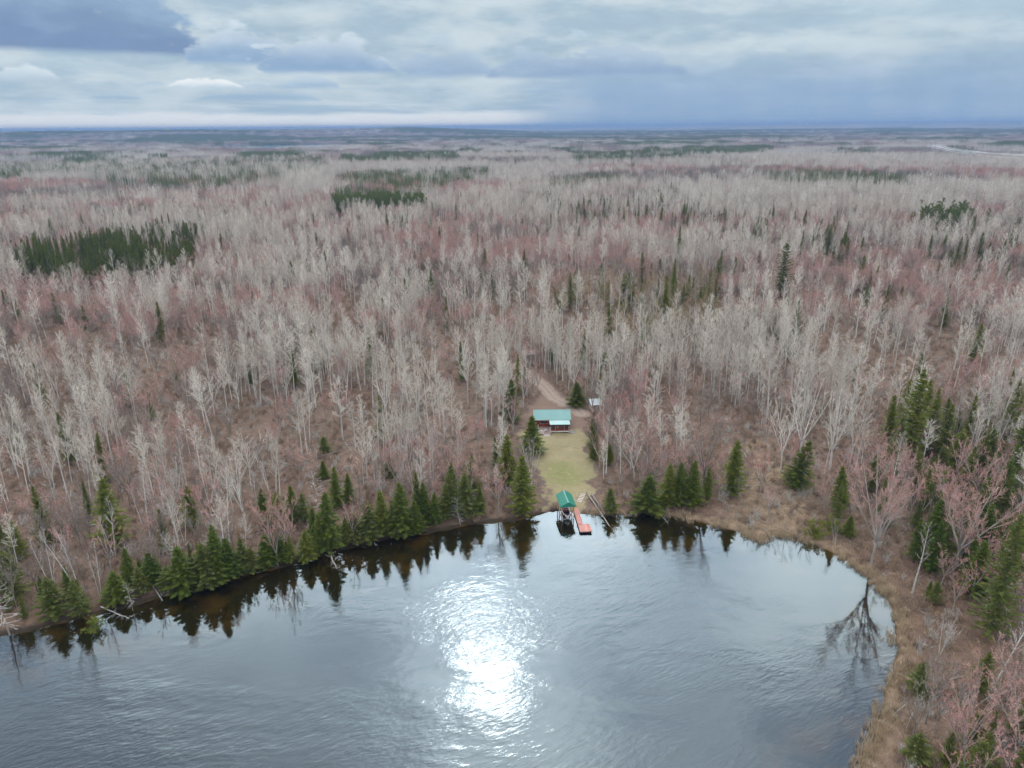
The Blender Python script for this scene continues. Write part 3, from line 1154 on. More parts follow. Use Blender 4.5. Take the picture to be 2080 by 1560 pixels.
add_kind('spruce', 'bark_conifer', ['needle_spruce', 'twig_dead'], [conifer(360 + i, 16, 2.0 + 0.15 * i, fill=12, droop=0.3, ragged=0.28, dead=0.05) for i in range(4)])
add_kind('big_spruce', 'bark_conifer', ['needle_cedar', 'twig_dead'], [conifer(370 + i, 24, 4.0, gap=0.62, per=9, fill=18, flatw=0.15, droop=0.2, ragged=0.3, dead=0.12) for i in range(2)])
add_kind('open_spruce', 'bark_conifer', ['needle_pine', 'twig_dead'], [conifer(380 + i, 22, 3.6, gap=1.0, per=8, fill=12, droop=0.12, ragged=0.4, power=0.75, bare=0.10) for i in range(2)])
add_kind('bush', 'bark_conifer', ['needle_gold', 'twig_dead'], [bush(410 + i) for i in range(2)])
add_kind('pine', 'bark_conifer', ['needle_pine', 'bark_conifer'], [pine(400 + i, 20) for i in range(3)])
add_kind('tamarack', 'bark_conifer', ['twig_tamarack', 'twig_tamarack'],
         [bare_tree(420 + i, H=15, cs=0.15, n1=46, n2=6, n3=4, reach=0.13, a0=88, a1=50, r0=0.13, tw=0.065, up=0.0, spread=0.4) for i in range(3)])
add_kind('lichen_snag', 'log_grey', ['twig_dead', 'twig_dead'],
         [bare_tree(440 + i, H=13, cs=0.2, n1=40, n2=4, n3=3, reach=0.14, a0=95, a1=55, r0=0.13, tw=0.055, up=-0.03, spread=0.5) for i in range(3)])
add_kind('dead_snag', 'bark_birch', ['twig_dead', 'twig_dead'],
         [bare_tree(460 + i, H=10, cs=0.5, n1=7, n2=3, n3=2, reach=0.16, a0=60, a1=30, r0=0.15, tw=0.03, crook=0.06) for i in range(3)])

SPECIES = {   # tree kind -> (object name, everyday word, group phrase)
    'aspen': ('aspen_tree', 'aspen', 'bare aspens in the woods'),
    'broad_aspen': ('aspen_tree', 'aspen', 'bare aspens in the woods'),
    'birch': ('birch_tree', 'birch', 'white-barked birches near the shore'),
    'maple': ('maple_tree', 'maple', 'red-budded maples in the woods'),
    'big_maple': ('maple_tree', 'maple', 'red-budded maples in the woods'),
    'hardwood': ('hardwood_tree', 'hardwood', 'dull brown leafless hardwoods'),
    'fir': ('fir_tree', 'fir', 'green firs and cedars'),
    'gold_fir': ('fir_tree', 'fir', 'green firs and cedars'),
    'cedar': ('cedar_tree', 'cedar', 'green firs and cedars'),
    'spruce': ('spruce_tree', 'spruce', 'dark spruces in the woods'),
    'open_spruce': ('spruce_tree', 'spruce', 'dark spruces in the woods'),
    'big_spruce': ('spruce_tree', 'spruce', 'dark spruces in the woods'),
    'bush': ('evergreen_bush', 'bush', 'bright low evergreen bushes'),
    'pine': ('pine_tree', 'pine', 'tall pines above the bare woods'),
    'tamarack': ('tamarack_tree', 'tamarack', 'tan leafless tamaracks'),
    'lichen_snag': ('dead_tree', 'dead tree', 'grey dead trees'),
    'dead_snag': ('dead_tree', 'dead tree', 'grey dead trees'),
}
BASEH = dict(aspen=18, broad_aspen=18, birch=15, maple=14, big_maple=20, hardwood=15, fir=14, gold_fir=14, cedar=13, spruce=16, open_spruce=22, big_spruce=24, bush=3, pine=20,
             tamarack=15, lichen_snag=13, dead_snag=10)


def place_tree(kind, P, H, wide=1.0, rz=0.0, label=None, variant=0, lean=(0, 0)):
    nm, cat, grp = SPECIES[kind]
    t, c = KIND[kind][variant % len(KIND[kind])][:2]
    s = H / BASEH[kind]
    o = bpy.data.objects.new(nm, None)
    o.empty_display_size = 0.3
    o.location = P
    o.rotation_euler = (lean[0], lean[1], rz)
    o.scale = (s * wide, s * wide, s)
    link(o)
    tag(o, label, cat, grp)
    for nme, me in (('trunk', t), ('crown', c)):
        link(bpy.data.objects.new(nme, me), o)
    return o


# ------------------------------------------------------------------ scattering
RNG = np.random.default_rng(7)
PX_ELL = {  # base regions in photo pixels -> (polygon, share of conifers, kind)
    'A': ([(28, 538), (110, 518), (250, 502), (390, 496), (398, 530), (300, 541), (150, 553), (70, 550)], 0.93, 'spruce', 2.0),
    'A2': ([(230, 478), (320, 476), (420, 480), (420, 492), (340, 490), (240, 488)], 0.6, 'spruce', 1.3),
    'B': ([(676, 404), (864, 401), (866, 420), (676, 424)], 0.93, 'pine', 2.0),
    'C': ([(685, 366), (930, 357), (1000, 353), (1000, 358), (930, 369), (880, 385), (860, 380), (700, 376)], 0.75, 'fir', 1.5),
    'D': ([(150, 336), (420, 334), (660, 327), (668, 345), (560, 366), (400, 384), (250, 372), (150, 352)], 0.62, 'spruce', 1.3),
    'E': ([(0, 347), (140, 338), (150, 356), (0, 366)], 0.7, 'spruce', 1.3),
    'G': ([(1160, 319), (1540, 307), (1545, 313), (1170, 327)], 0.9, 'fir', 1.4),
    'G2': ([(1380, 306), (1560, 301), (1560, 304), (1380, 309)], 0.9, 'fir', 1.4),
    'H': ([(1550, 364), (1660, 360), (1840, 367), (1842, 382), (1700, 376), (1560, 372)], 0.85, 'spruce', 1.5),
    'I': ([(1110, 430), (1430, 424), (1430, 440), (1110, 444)], 0.2, 'spruce', 1.0),
    'I2': ([(1430, 452), (1650, 470), (1700, 470), (1690, 480), (1430, 462)], 0.22, 'spruce', 1.0),
    'I3': ([(1080, 384), (1150, 378), (1260, 362), (1260, 368), (1150, 386)], 0.7, 'spruce', 1.3),
    'J': ([(1120, 600), (1220, 582), (1340, 578), (1460, 590), (1450, 640), (1300, 650), (1130, 640)], 0.17, 'spruce', 1.1),
    'K': ([(1880, 520), (2080, 500), (2080, 545), (1900, 560)], 0.15, 'spruce', 1.0),
    'L': ([(1620, 498), (1720, 498), (1720, 515), (1620, 515)], 0.3, 'spruce', 1.0),
    'M': ([(1860, 446), (1965, 444), (1965, 456), (1860, 458)], 0.4, 'pine', 1.0),
    'N': ([(1780, 960), (1830, 900), (1900, 880), (2120, 850), (2120, 990), (1900, 1010), (1830, 1000)], 0.42, 'cedar', 1.2),
    'N2': ([(1900, 1080), (2120, 1000), (2120, 1700), (1950, 1700), (1930, 1400)], 0.20, 'cedar', 1.0),
    'O': ([(690, 322), (930, 316), (930, 324), (690, 329)], 0.9, 'spruce', 1.3),
    'O2': ([(480, 318), (620, 312), (620, 320), (480, 326)], 0.7, 'spruce', 1.3),
    'P': ([(140, 330), (205, 325), (205, 336), (140, 339)], 0.95, 'pine', 1.4),
}
PX_MAPLE = [((230, 640), (330, 110), 0.45), ((470, 430), (110, 40), 0.5), ((1290, 800), (60, 45), 0.5), ((1330, 930), (90, 60), 0.6), ((1100, 470), (120, 25), 0.4),
            ((1700, 560), (300, 40), 0.45), ((1990, 600), (140, 40), 0.4), ((420, 560), (200, 50), 0.45), ((700, 480), (150, 30), 0.4),
            ((990, 398), (50, 12), 0.5), ((150, 460), (120, 20), 0.5), ((1250, 385), (200, 12), 0.3), ((2000, 420), (90, 12), 0.5),
            ((1900, 660), (180, 40), 0.3), ((120, 1000), (160, 120), 0.25), ((560, 1010), (120, 60), 0.3), ((1850, 1000), (160, 130), 0.55), ((2000, 1350), (120, 250), 0.55)]
PX_ASPEN = [((420, 1000), (480, 120), 0.5), ((740, 830), (380, 130), 0.75), ((1480, 740), (560, 80), 0.7), ((1680, 890), (140, 80), 0.8), ((90, 870), (200, 110), 0.6), ((620, 380), (60, 40), 0.9), ((1700, 420), (400, 40), 0.7), ((1150, 430), (250, 40), 0.6)]
PX_HARD = [((960, 600), (150, 55), 0.65), ((1030, 530), (100, 40), 0.5), ((1430, 870), (110, 50), 0.75), ((1500, 690), (120, 30), 0.25), ((480, 720), (150, 60), 0.25)]


def species_fields(x, y, z):
    """maple share, hardwood share, conifer share, conifer kind index, density factor"""
    u, v = project(np.stack([x, y, z], 1))
    mp = sstep(fbm(x / 50, y / 50, 51, 3), 0.45, 0.62) * 0.62 + 0.13
    r = np.hypot(x, y)
    mp = np.where(r > 900, sstep(fbm(x / 240, y / 160, 52, 3), 0.50, 0.64) * 0.68 + 0.06, mp)
    hw = sstep(fbm(x / 75, y / 60, 61, 3), 0.48, 0.64) * 0.62 + 0.16
    hw = np.where(r > 900, sstep(fbm(x / 360, y / 260, 62, 3), 0.50, 0.62) * 0.85, hw)
    hw = np.maximum(hw, 0.88 * sstep(r, 2200, 4200))
    for (c, e, s) in PX_MAPLE:
        q = np.hypot((u - c[0]) / e[0], (v - c[1]) / e[1])
        mp = np.maximum(mp, s * sstep(q, 1.15, 0.6))
    for (c, e, s) in PX_ASPEN:
        q = np.hypot((u - c[0]) / e[0], (v - c[1]) / e[1])
        k_ = 1 - s * sstep(q, 1.15, 0.7)
        mp = mp * k_; hw = hw * k_
    for (c, e, s) in PX_HARD:
        q = np.hypot((u - c[0]) / e[0], (v - c[1]) / e[1])
        hw = np.maximum(hw, s * sstep(q, 1.15, 0.6))
    co = np.where(r > 650, 0.016, 0.026) + 0.10 * sstep(fbm(x / 160, y / 160, 71, 2), 0.66, 0.76) * (r > 300)
    co = co + np.where(r > 2300, 0.85 * sstep(fbm(x / 650, y / 420, 72, 3) + 0.09 * sstep(r, 3000, 5500), 0.59, 0.65), 0)
    ck = np.full(x.shape, 0)       # 0 spruce 1 fir 2 pine 3 cedar
    dens = np.ones(x.shape)
    hpx = 13.0 * F / np.maximum(r, 50)
    idx = {'spruce': 0, 'fir': 1, 'pine': 2, 'cedar': 3}
    for poly, share, kind, df in PX_ELL.values():
        vv = v + (fbm(x / 30, y / 30, 5, 2) - 0.5) * np.clip(hpx * 0.4, 2, 10)
        m = in_poly(u, vv, poly) | in_poly(u, vv - hpx * 0.45, poly) | in_poly(u, vv - hpx * 0.85, poly) if kind != 'cedar' else in_poly(u, vv, poly)
        co = np.where(m, share, co)
        ck = np.where(m, idx[kind], ck)
        dens = np.where(m, df, dens)
    return u, v, mp, hw, co, ck, dens


def jitter(r0, r1, step, margin_px=260):
    """jittered points on the land between two distances that the picture can see"""
    w = r1 * math.tan(math.radians(47)) + 10
    xs = np.arange(-w, w, step); ys = np.arange(max(20, r0 * 0.6), r1, step)
    GX, GY = np.meshgrid(xs, ys)
    gx_ = GX.ravel() + RNG.uniform(-0.5, 0.5, GX.size) * step
    gy_ = GY.ravel() + RNG.uniform(-0.5, 0.5, GX.size) * step
    r = np.hypot(gx_, gy_)
    k = (r >= r0) & (r < r1)
    gx_, gy_ = gx_[k], gy_[k]
    u, v = project(np.stack([gx_, gy_, np.zeros(len(gx_))], 1))
    k = (u > -margin_px) & (u < 2080 + margin_px) & (v < 1560 + 500)
    return gx_[k], gy_[k]


FOOT = []     # things that no tree may stand in: (x, y, radius)


def free_of_things(x, y, extra=0.0):
    ok = clear_in(x, y) < 0.3 - extra
    ok &= line_dist(x, y, TRACK) > 2.6 + extra
    for fx, fy, fr in FOOT:
        ok &= np.hypot(x - fx, y - fy) > fr
    return ok

# ------------------------------------------------------------------ cabin
CG = hz(11, 178)
cab = empty('cabin', (0, 0, 0), 0, 'red log cabin with teal metal roof at the head of the lawn', 'cabin')
X0, X1, YF, YB = 6.25, 15.75, 180.6, 186.6
FL = CG + 0.55
WT = FL + 2.35
b = MB(); b.box((X0 + 0.1, YF + 0.1, CG - 0.6), (X1 - 0.1, YB - 0.1, FL - 0.002)); b.obj('foundation', 'concrete', cab)
# log courses, each its own piece, on the four sides (gable ends run up to the roof)
b = MB(); b.box((X0 + 0.06, YF + 0.06, FL), (X1 - 0.06, YB - 0.06, WT)); core = b.obj('wall', 'cabin_log', cab)
nlog = 11
lh = (WT - FL) / nlog
lf = MB(); lf.tube([Vector((X0 - 0.12, 0, 0)), Vector((X1 + 0.12, 0, 0))], [lh * 0.56] * 2, 8, 0, True)
me_long = lf.mesh('log', ['cabin_log'], False)
ls = MB(); ls.tube([Vector((0, YF - 0.12, 0)), Vector((0, YB + 0.12, 0))], [lh * 0.56] * 2, 8, 0, True)
me_short = ls.mesh('log', ['cabin_log'], False)
for k in range(nlog):
    for yy in (YF + 0.06, YB - 0.06):
        o = link(bpy.data.objects.new('log', me_long), core); o.location = (0, yy, FL + lh * (k + 0.5))
    for xx in (X0 + 0.06, X1 - 0.06):
        o = link(bpy.data.objects.new('log', me_short), core); o.location = (xx, 0, FL + lh * (k + 0.5) + 0.01)
YM = (YF + YB) / 2
RZ = WT + 1.42
for xx in (X0 + 0.08, X1 - 0.16):
    b = MB(); b.prism([Vector((xx, YF + 0.1, WT)), Vector((xx, YB - 0.1, WT)), Vector((xx, YM, RZ - 0.12))], (0.08, 0, 0)); b.obj('gable', 'cabin_log', cab)
# main roof: two metal slopes with standing seams
def slope(name, mat, x0, x1, e, r, parent, seam=0.46, th=0.05):
    """metal sheet from eave point e=(y,z) to ridge point r=(y,z), with raised seams"""
    d = Vector((0, r[0] - e[0], r[1] - e[1])); L = d.length; d.normalize()
    nrm = Vector((1, 0, 0)).cross(d)
    if nrm.z < 0: nrm = -nrm
    b = MB()
    p = Vector((x0, e[0], e[1]))
    b.prism([p, p + Vector((x1 - x0, 0, 0)), p + Vector((x1 - x0, 0, 0)) + d * L, p + d * L], nrm * th)
    o = b.obj(name, mat, parent)
    n = int((x1 - x0) / seam)
    sb = MB(); sb.prism([Vector((-0.02, 0, 0)), Vector((0.02, 0, 0)), Vector((0.02, 0, 0)) + d * (L - 0.01), Vector((-0.02, 0, 0)) + d * (L - 0.01)], nrm * 0.035)
    me = sb.mesh('seam', [mat])
    for k in range(n + 1):
        s = link(bpy.data.objects.new('seam', me), o)
        s.location = Vector((x0 + 0.03 + (x1 - x0 - 0.06) * k / n, e[0], e[1])) + nrm * (th + 0.001)
    return o
OV = 0.42
ez = WT - (RZ - WT) / (YM - YF) * OV
r1 = slope('roof_slope', 'roof_metal', X0 - OV, X1 + OV, (YF - OV, ez), (YM - 0.004, RZ), cab)
slope('roof_slope', 'roof_metal', X0 - OV, X1 + OV, (YB + OV, ez), (YM + 0.004, RZ), cab)
b = MB(); b.prism([Vector((X0 - OV - 0.03, YM - 0.18, RZ + 0.0)), Vector((X0 - OV - 0.03, YM, RZ + 0.13)), Vector((X0 - OV - 0.03, YM + 0.18, RZ + 0.0)), Vector((X0 - OV - 0.03, YM, RZ + 0.06))], (X1 - X0 + 2 * OV + 0.06, 0, 0))
b.obj('ridge_cap', 'roof_metal', cab)
b = MB(); b.box((X0 - OV, YF - OV - 0.06, ez - 0.16), (X1 + OV, YF - OV - 0.004, ez + 0.01)); b.obj('fascia', 'deck_wood', cab)
# front window group left of the porch
def window(parent, x0, x1, z0, z1, y, n=2):
    w = MB()
    for (lo, hi) in (((x0 - 0.08, y - 0.1, z0 - 0.08), (x1 + 0.08, y - 0.02, z0)), ((x0 - 0.08, y - 0.1, z1), (x1 + 0.08, y - 0.02, z1 + 0.08)),
                     ((x0 - 0.08, y - 0.1, z0 + 0.001), (x0, y - 0.02, z1 - 0.001)), ((x1, y - 0.1, z0 + 0.001), (x1 + 0.08, y - 0.02, z1 - 0.001))):
        w.box(lo, hi)
    o = w.obj('window', 'deck_wood', parent)
    for k in range(n):
        p = MB(); a = x0 + (x1 - x0) * k / n; c = x0 + (x1 - x0) * (k + 1) / n
        p.box((a + 0.03, y - 0.06, z0 + 0.002), (c - 0.03, y - 0.035, z1 - 0.002)); p.obj('pane', 'window_glass', o)
    return o
window(cab, 7.75, 9.6, FL + 1.0, FL + 1.95, YF, 3)
# cabin door onto the deck
b = MB(); b.box((6.75, YF - 0.09, FL + 0.02), (7.55, YF - 0.02, FL + 1.98)); d_ = b.obj('door', 'boat_red', cab)
b = MB(); b.box((7.42, YF - 0.15, FL + 0.95), (7.47, YF - 0.092, FL + 1.1)); b.obj('handle', 'trim_white', d_)
window(cab, X1 - 0.0 - 3.4, X1 - 2.0, FL + 0.9, FL + 1.9, YF, 2)
# screened porch on the right
PX0, PX1, PY = 10.45, 15.35, 177.55
PT = FL + 2.02
b = MB(); b.box((PX0, PY, FL - 0.16), (PX1, YF - 0.15, FL)); pf = b.obj('porch_floor', 'deck_wood', cab)
b = MB(); b.box((PX0 - 0.03, PY - 0.05, FL - 0.22), (PX1 + 0.03, PY - 0.004, FL + 0.06)); b.obj('rim_board', 'trim_white', pf)
for xx in (PX0 + 0.12, (PX0 + PX1) / 2, PX1 - 0.12):
    b = MB(); b.box((xx - 0.12, PY + 0.02, CG - 0.4), (xx + 0.12, PY + 0.3, FL - 0.17)); b.obj('pier', 'concrete', pf)
porch_w = MB()
porch_w.box((PX0 + 0.05, PY + 0.04, FL + 0.002), (PX1 - 0.05, PY + 0.10, FL + 0.62))
porch_w.box((PX1 - 0.11, PY + 0.11, FL + 0.002), (PX1 - 0.05, YF - 0.16, FL + 0.62))
pw = porch_w.obj('porch_wall', 'cabin_log', cab)
for k in range(4):
    a = PX0 + 0.05 + (PX1 - PX0 - 0.1) * k / 4; c = PX0 + 0.05 + (PX1 - PX0 - 0.1) * (k + 1) / 4
    b = MB(); b.box((a + 0.06, PY + 0.06, FL + 0.63), (c - 0.06, PY + 0.075, PT - 0.02)); b.obj('screen', 'screen_dark', pw)
b = MB(); b.box((PX1 - 0.085, PY + 0.12, FL + 0.63), (PX1 - 0.07, YF - 0.17, PT - 0.02)); b.obj('screen', 'screen_dark', pw)
for k in range(5):
    xx = PX0 + 0.05 + (PX1 - PX0 - 0.1) * k / 4
    b = MB(); b.box((xx - 0.06, PY + 0.02, FL + 0.004), (xx + 0.06, PY + 0.13, PT)); b.obj('post', 'deck_wood', cab)
# porch door, orange-brown, with a light beside it
b = MB(); b.box((12.55, PY - 0.03, FL + 0.08), (13.3, PY + 0.018, FL + 1.85)); pd = b.obj('porch_door', 'cabin_log', cab)
b = MB(); b.box((12.63, PY - 0.045, FL + 0.85), (13.22, PY - 0.032, FL + 1.72)); b.obj('pane', 'screen_dark', pd)
b = MB(); b.box((12.22, PY - 0.06, FL + 1.0), (12.45, PY + 0.01, FL + 1.3)); b.obj('porch_sign', 'pine_post', cab)
slope('porch_roof', 'roof_metal_porch', PX0 - 0.3, PX1 + 0.35, (PY - 0.4, PT + 0.02), (YF - OV + 0.15, ez - 0.10), cab, 0.46)
# deck with white rails
DX0, DX1, DY0, DY1 = 7.05, 10.38, 175.9, YF - 0.16
dk = MB()
dk.box((DX0, DY0, FL - 0.32), (DX1, DY1, FL - 0.12)); deck = dk.obj('deck', 'deck_wood', cab)
nb = 22
bm_ = MB(); bm_.box((DX0 - 0.04, 0, 0), (DX1 + 0.04, (DY1 - DY0) / nb - 0.02, 0.04)); bme = bm_.mesh('plank', ['deck_wood'])
for k in range(nb):
    o = link(bpy.data.objects.new('plank', bme), deck); o.location = (0, DY0 + (DY1 - DY0) * k / nb + 0.01, FL - 0.118)
pm = MB(); pm.box((-0.05, -0.05, 0), (0.05, 0.05, 1.0)); pme = pm.mesh('rail_post', ['trim_white'])
for (xx, yy) in ((DX0 + 0.05, DY0 + 0.08), (DX0 + 0.05, (DY0 + DY1) / 2), (DX0 + 0.05, DY1 - 0.2), (8.35, DY0 + 0.08), (DX1 - 0.1, DY0 + 0.08), (DX1 - 0.1, (DY0 + DY1) / 2)):
    o = link(bpy.data.objects.new('rail_post', pme), deck); o.location = (xx, yy, FL - 0.07)
def rail(a, c):
    b = MB(); b.beam((a[0], a[1], FL - 0.07 + 0.86), (c[0], c[1], FL - 0.07 + 0.86), 0.06, 0.09)
    rr_ = b.obj('railing', 'trim_white', deck)
    b = MB(); b.beam((a[0], a[1], FL - 0.07 + 0.2), (c[0], c[1], FL - 0.07 + 0.2), 0.06, 0.09); b.obj('bottom_rail', 'trim_white', rr_)
    n = max(2, int((Vector(a) - Vector(c)).length / 0.22))
    bb = MB(); bb.box((-0.018, -0.018, 0.25), (0.018, 0.018, 0.81)); me = bb.mesh('baluster', ['trim_white'])
    for k in range(1, n):
        o = link(bpy.data.objects.new('baluster', me), rr_); o.location = (a[0] + (c[0] - a[0]) * k / n, a[1] + (c[1] - a[1]) * k / n, FL - 0.07)
rail((DX0 + 0.05, DY0 + 0.15), (DX0 + 0.05, DY1 - 0.2))
rail((DX0 + 0.12, DY0 + 0.08), (8.3, DY0 + 0.08))
rail((DX1 - 0.1, DY0 + 0.15), (DX1 - 0.1, (DY0 + DY1) / 2 - 0.06))
for k in range(2):
    b = MB(); b.box((8.45, DY0 - 0.32 * (k + 1), FL - 0.3 - 0.17 * k), (DX1 - 0.2, DY0 - 0.32 * k - 0.06, FL - 0.25 - 0.17 * k)); b.obj('step', 'trim_white', deck)
FOOT.append((11, 182, 8))
# two chairs and a small table on the deck
def deck_chair(x, y, rz, label):
    c = empty('deck_chair', (x, y, FL - 0.078), rz, label, 'chair', 'white chairs on the cabin deck')
    b = MB(); b.box((-0.28, -0.28, 0.38), (0.28, 0.28, 0.43)); b.obj('seat', 'trim_white', c)
    b = MB(); b.prism([Vector((-0.28, 0.24, 0.432)), Vector((0.28, 0.24, 0.432)), Vector((0.26, 0.42, 1.0)), Vector((-0.26, 0.42, 1.0))], (0, 0.04, 0)); b.obj('backrest', 'trim_white', c)
    for sx in (-1, 1):
        for sy in (-1, 1):
            b = MB(); b.box((sx * 0.25 - 0.03, sy * 0.25 - 0.03, 0), (sx * 0.25 + 0.03, sy * 0.25 + 0.03, 0.379)); b.obj('leg', 'trim_white', c)
        b = MB(); b.box((sx * 0.32 - 0.04, -0.26, 0.58), (sx * 0.32 + 0.04, 0.3, 0.62)); b.obj('armrest', 'trim_white', c)
deck_chair(7.75, 177.0, 2.6, 'pale chair on the deck, the one at the rail corner')
deck_chair(9.1, 177.4, 3.5, 'pale chair on the deck, the one beside the steps')

# grey heap of stones beside the porch
R_ = random.Random(5)
hp = empty('stone_heap', (15.95, 177.3, hz(15.95, 177.3)), 0, 'pale grey heap at the end of the cabin porch', 'heap')
for k, (dx, dy, dz, s) in enumerate([(0, 0, 0.3, 0.55), (0.55, 0.15, 0.2, 0.45), (-0.35, 0.3, 0.25, 0.45), (0.3, -0.35, 0.18, 0.38), (0.95, -0.1, 0.15, 0.33), (0.15, 0.1, 0.65, 0.4)]):
    b = MB()
    rings = []
    for i in range(5):
        th = math.pi * (i + 0.5) / 5
        rings.append([Vector((math.sin(th) * math.cos(p) * s * R_.uniform(0.8, 1.15) + dx, math.sin(th) * math.sin(p) * s * R_.uniform(0.8, 1.1) + dy, math.cos(th) * s * 0.75 + dz)) for p in [j * 0.785 for j in range(8)]])
    b.face([p for p in rings[0]][::1])
    for i in range(4):
        for j in range(8):
            b.face([rings[i][j], rings[i + 1][j], rings[i + 1][(j + 1) % 8], rings[i][(j + 1) % 8]])
    b.face(rings[4][::-1])
    b.obj('stone', 'tarp_grey', hp)

# ------------------------------------------------------------------ grey shed half hidden by the maple
sx, sy, sz = at(1203, 834)
sh = empty('shed', (sx + 1.0, sy + 0.6, sz), math.radians(6), 'small shed with pale grey metal roof behind the red maple', 'shed')
b = MB(); b.box((-1.5, -1.3, -0.4), (1.5, 1.3, 2.0)); b.obj('wall', 'shed_wall', sh)
b = MB(); b.prism([Vector((-1.75, -1.6, 2.0)), Vector((1.75, -1.6, 2.0)), Vector((1.75, 1.6, 2.85)), Vector((-1.75, 1.6, 2.85))], (0, 0, 0.06)); rf = b.obj('roof', 'shed_metal', sh)
b = MB(); b.prism([Vector((-1.5, -1.3, 2.0)), Vector((-1.5, 1.3, 2.0)), Vector((-1.5, 1.3, 2.72))], (3.0, 0, 0)); b.obj('gable', 'shed_wall', sh)
for k in range(6):
    b = MB(); b.prism([Vector((-1.7 + 0.66 * k, -1.6, 2.062)), Vector((-1.66 + 0.66 * k, -1.6, 2.062)), Vector((-1.66 + 0.66 * k, 1.6, 2.912)), Vector((-1.7 + 0.66 * k, 1.6, 2.912))], (0, 0, 0.03)); b.obj('seam', 'shed_metal', rf)
b = MB(); b.box((-0.45, -1.36, 0), (0.45, -1.302, 1.8)); b.obj('door', 'old_wood', sh)
for zz in (-0.9, 0.9):
    b = MB(); b.box((-1.62, zz - 0.06, -0.3), (-1.502, zz + 0.06, 2.0)); b.obj('corner_post', 'trim_white', sh)
FOOT.append((sx + 1, sy + 0.6, 3))

# small reddish outbuilding among the trees behind
ox, oy, oz = at(1073, 728)
ob = empty('outbuilding', (ox, oy, oz), 0.1, 'reddish outbuilding with pale edge seen through bare trees behind the cabin', 'outbuilding')
b = MB(); b.box((-2.2, -1.5, -0.4), (2.2, 1.5, 2.2)); b.obj('wall', 'deck_wood', ob)
b = MB(); b.prism([Vector((-2.5, -1.8, 2.15)), Vector((2.5, -1.8, 2.15)), Vector((2.5, 0, 3.1)), Vector((-2.5, 0, 3.1))], (0, 0, 0.06)); b.obj('roof_slope', 'deck_wood', ob)
b = MB(); b.prism([Vector((-2.5, 1.8, 2.15)), Vector((2.5, 1.8, 2.15)), Vector((2.5, 0.004, 3.1)), Vector((-2.5, 0.004, 3.1))], (0, 0, 0.06)); b.obj('roof_slope', 'deck_wood', ob)
b = MB(); b.box((-2.5, -1.9, 1.98), (2.5, -1.82, 2.2)); b.obj('fascia', 'trim_white', ob)
b = MB(); b.box((-0.4, -1.56, 0), (0.4, -1.502, 1.8)); b.obj('door', 'old_wood', ob)
FOOT.append((ox, oy, 2.0))

# ------------------------------------------------------------------ boat shelter on the shore
BS = empty('boat_shelter', (11.55, 136.9, 0), math.radians(6.5), 'green-roofed open timber boat shelter standing at the waterline', 'boat shelter')
HW, HL, EZ, RZ2 = 1.72, 2.75, 3.35, 4.35
for s in (-1, 1):
    b = MB()
    e = Vector((s * (HW), 0, EZ)); r = Vector((s * 0.003, 0, RZ2))
    d = (r - e)
    n = Vector((s * (RZ2 - EZ), 0, HW)).normalized()
    y0 = Vector((0, -HL, 0)); y1 = Vector((0, HL, 0))
    b.prism([e + y0, e + y1, r + y1, r + y0], n * 0.05)
    o = b.obj('roof_slope', 'canopy_green', BS)
    sb = MB()
    sb.prism([Vector((0, -0.018, 0)), Vector((0, 0.018, 0)), d * 0.99 + Vector((0, 0.018, 0)), d * 0.99 + Vector((0, -0.018, 0))], n * 0.03)
    me = sb.mesh('seam', ['canopy_green'])
    for k in range(13):
        q = link(bpy.data.objects.new('seam', me), o); q.location = e + n * 0.051 + Vector((0, -HL + 0.03 + (2 * HL - 0.06) * k / 12, 0))
    b = MB(); b.box((s * HW - 0.03, -HL, EZ - 0.12), (s * HW + 0.03, HL, EZ - 0.004)); b.obj('eave_board', 'canopy_green', BS)
for y in (-HL + 0.05, HL - 0.09):
    b = MB(); b.prism([Vector((-HW + 0.06, y, EZ - 0.1)), Vector((HW - 0.06, y, EZ - 0.1)), Vector((HW - 0.06, y, EZ - 0.04)), Vector((0, y, RZ2 - 0.03)), Vector((-HW + 0.06, y, EZ - 0.04))], (0, 0.04, 0)); b.obj('gable', 'canopy_green', BS)
b = MB(); b.prism([Vector((-0.14, -HL - 0.02, RZ2 - 0.02)), Vector((0, -HL - 0.02, RZ2 + 0.10)), Vector((0.14, -HL - 0.02, RZ2 - 0.02)), Vector((0, -HL - 0.02, RZ2 + 0.045))], (0, 2 * HL + 0.04, 0)); b.obj('ridge_cap', 'roof_metal_porch', BS)
PXs = (-1.36, 1.36)
for s in PXs:
    for y in (-2.1, 0.1, 2.3):
        b = MB(); b.box((s - 0.09, y - 0.09, -1.2 if y < 1 else -0.4), (s + 0.09, y + 0.09, EZ - 0.122)); b.obj('post', 'pine_post', BS)
        b = MB(); b.beam((s, y, EZ - 0.95), (s - math.copysign(0.85, s), y, EZ - 0.22), 0.09, 0.09); b.obj('brace', 'pine_post', BS)
    b = MB(); b.beam((s, -2.5, EZ - 0.14), (s, 2.5, EZ - 0.14), 0.1, 0.12); b.obj('beam', 'pine_post', BS)
    for y in (-2.1, 0.1):
        b = MB(); b.beam((s, y + 0.05, EZ - 0.95), (s, y + 0.85, EZ - 0.22), 0.08, 0.08); b.obj('brace', 'pine_post', BS)
for y in (-2.1, 0.1, 2.3):
    b = MB(); b.beam((-1.3, y, EZ - 0.14), (1.3, y, EZ - 0.14), 0.09, 0.10); b.obj('tie_beam', 'pine_post', BS)
FOOT.append((11.5, 136.9, 5))
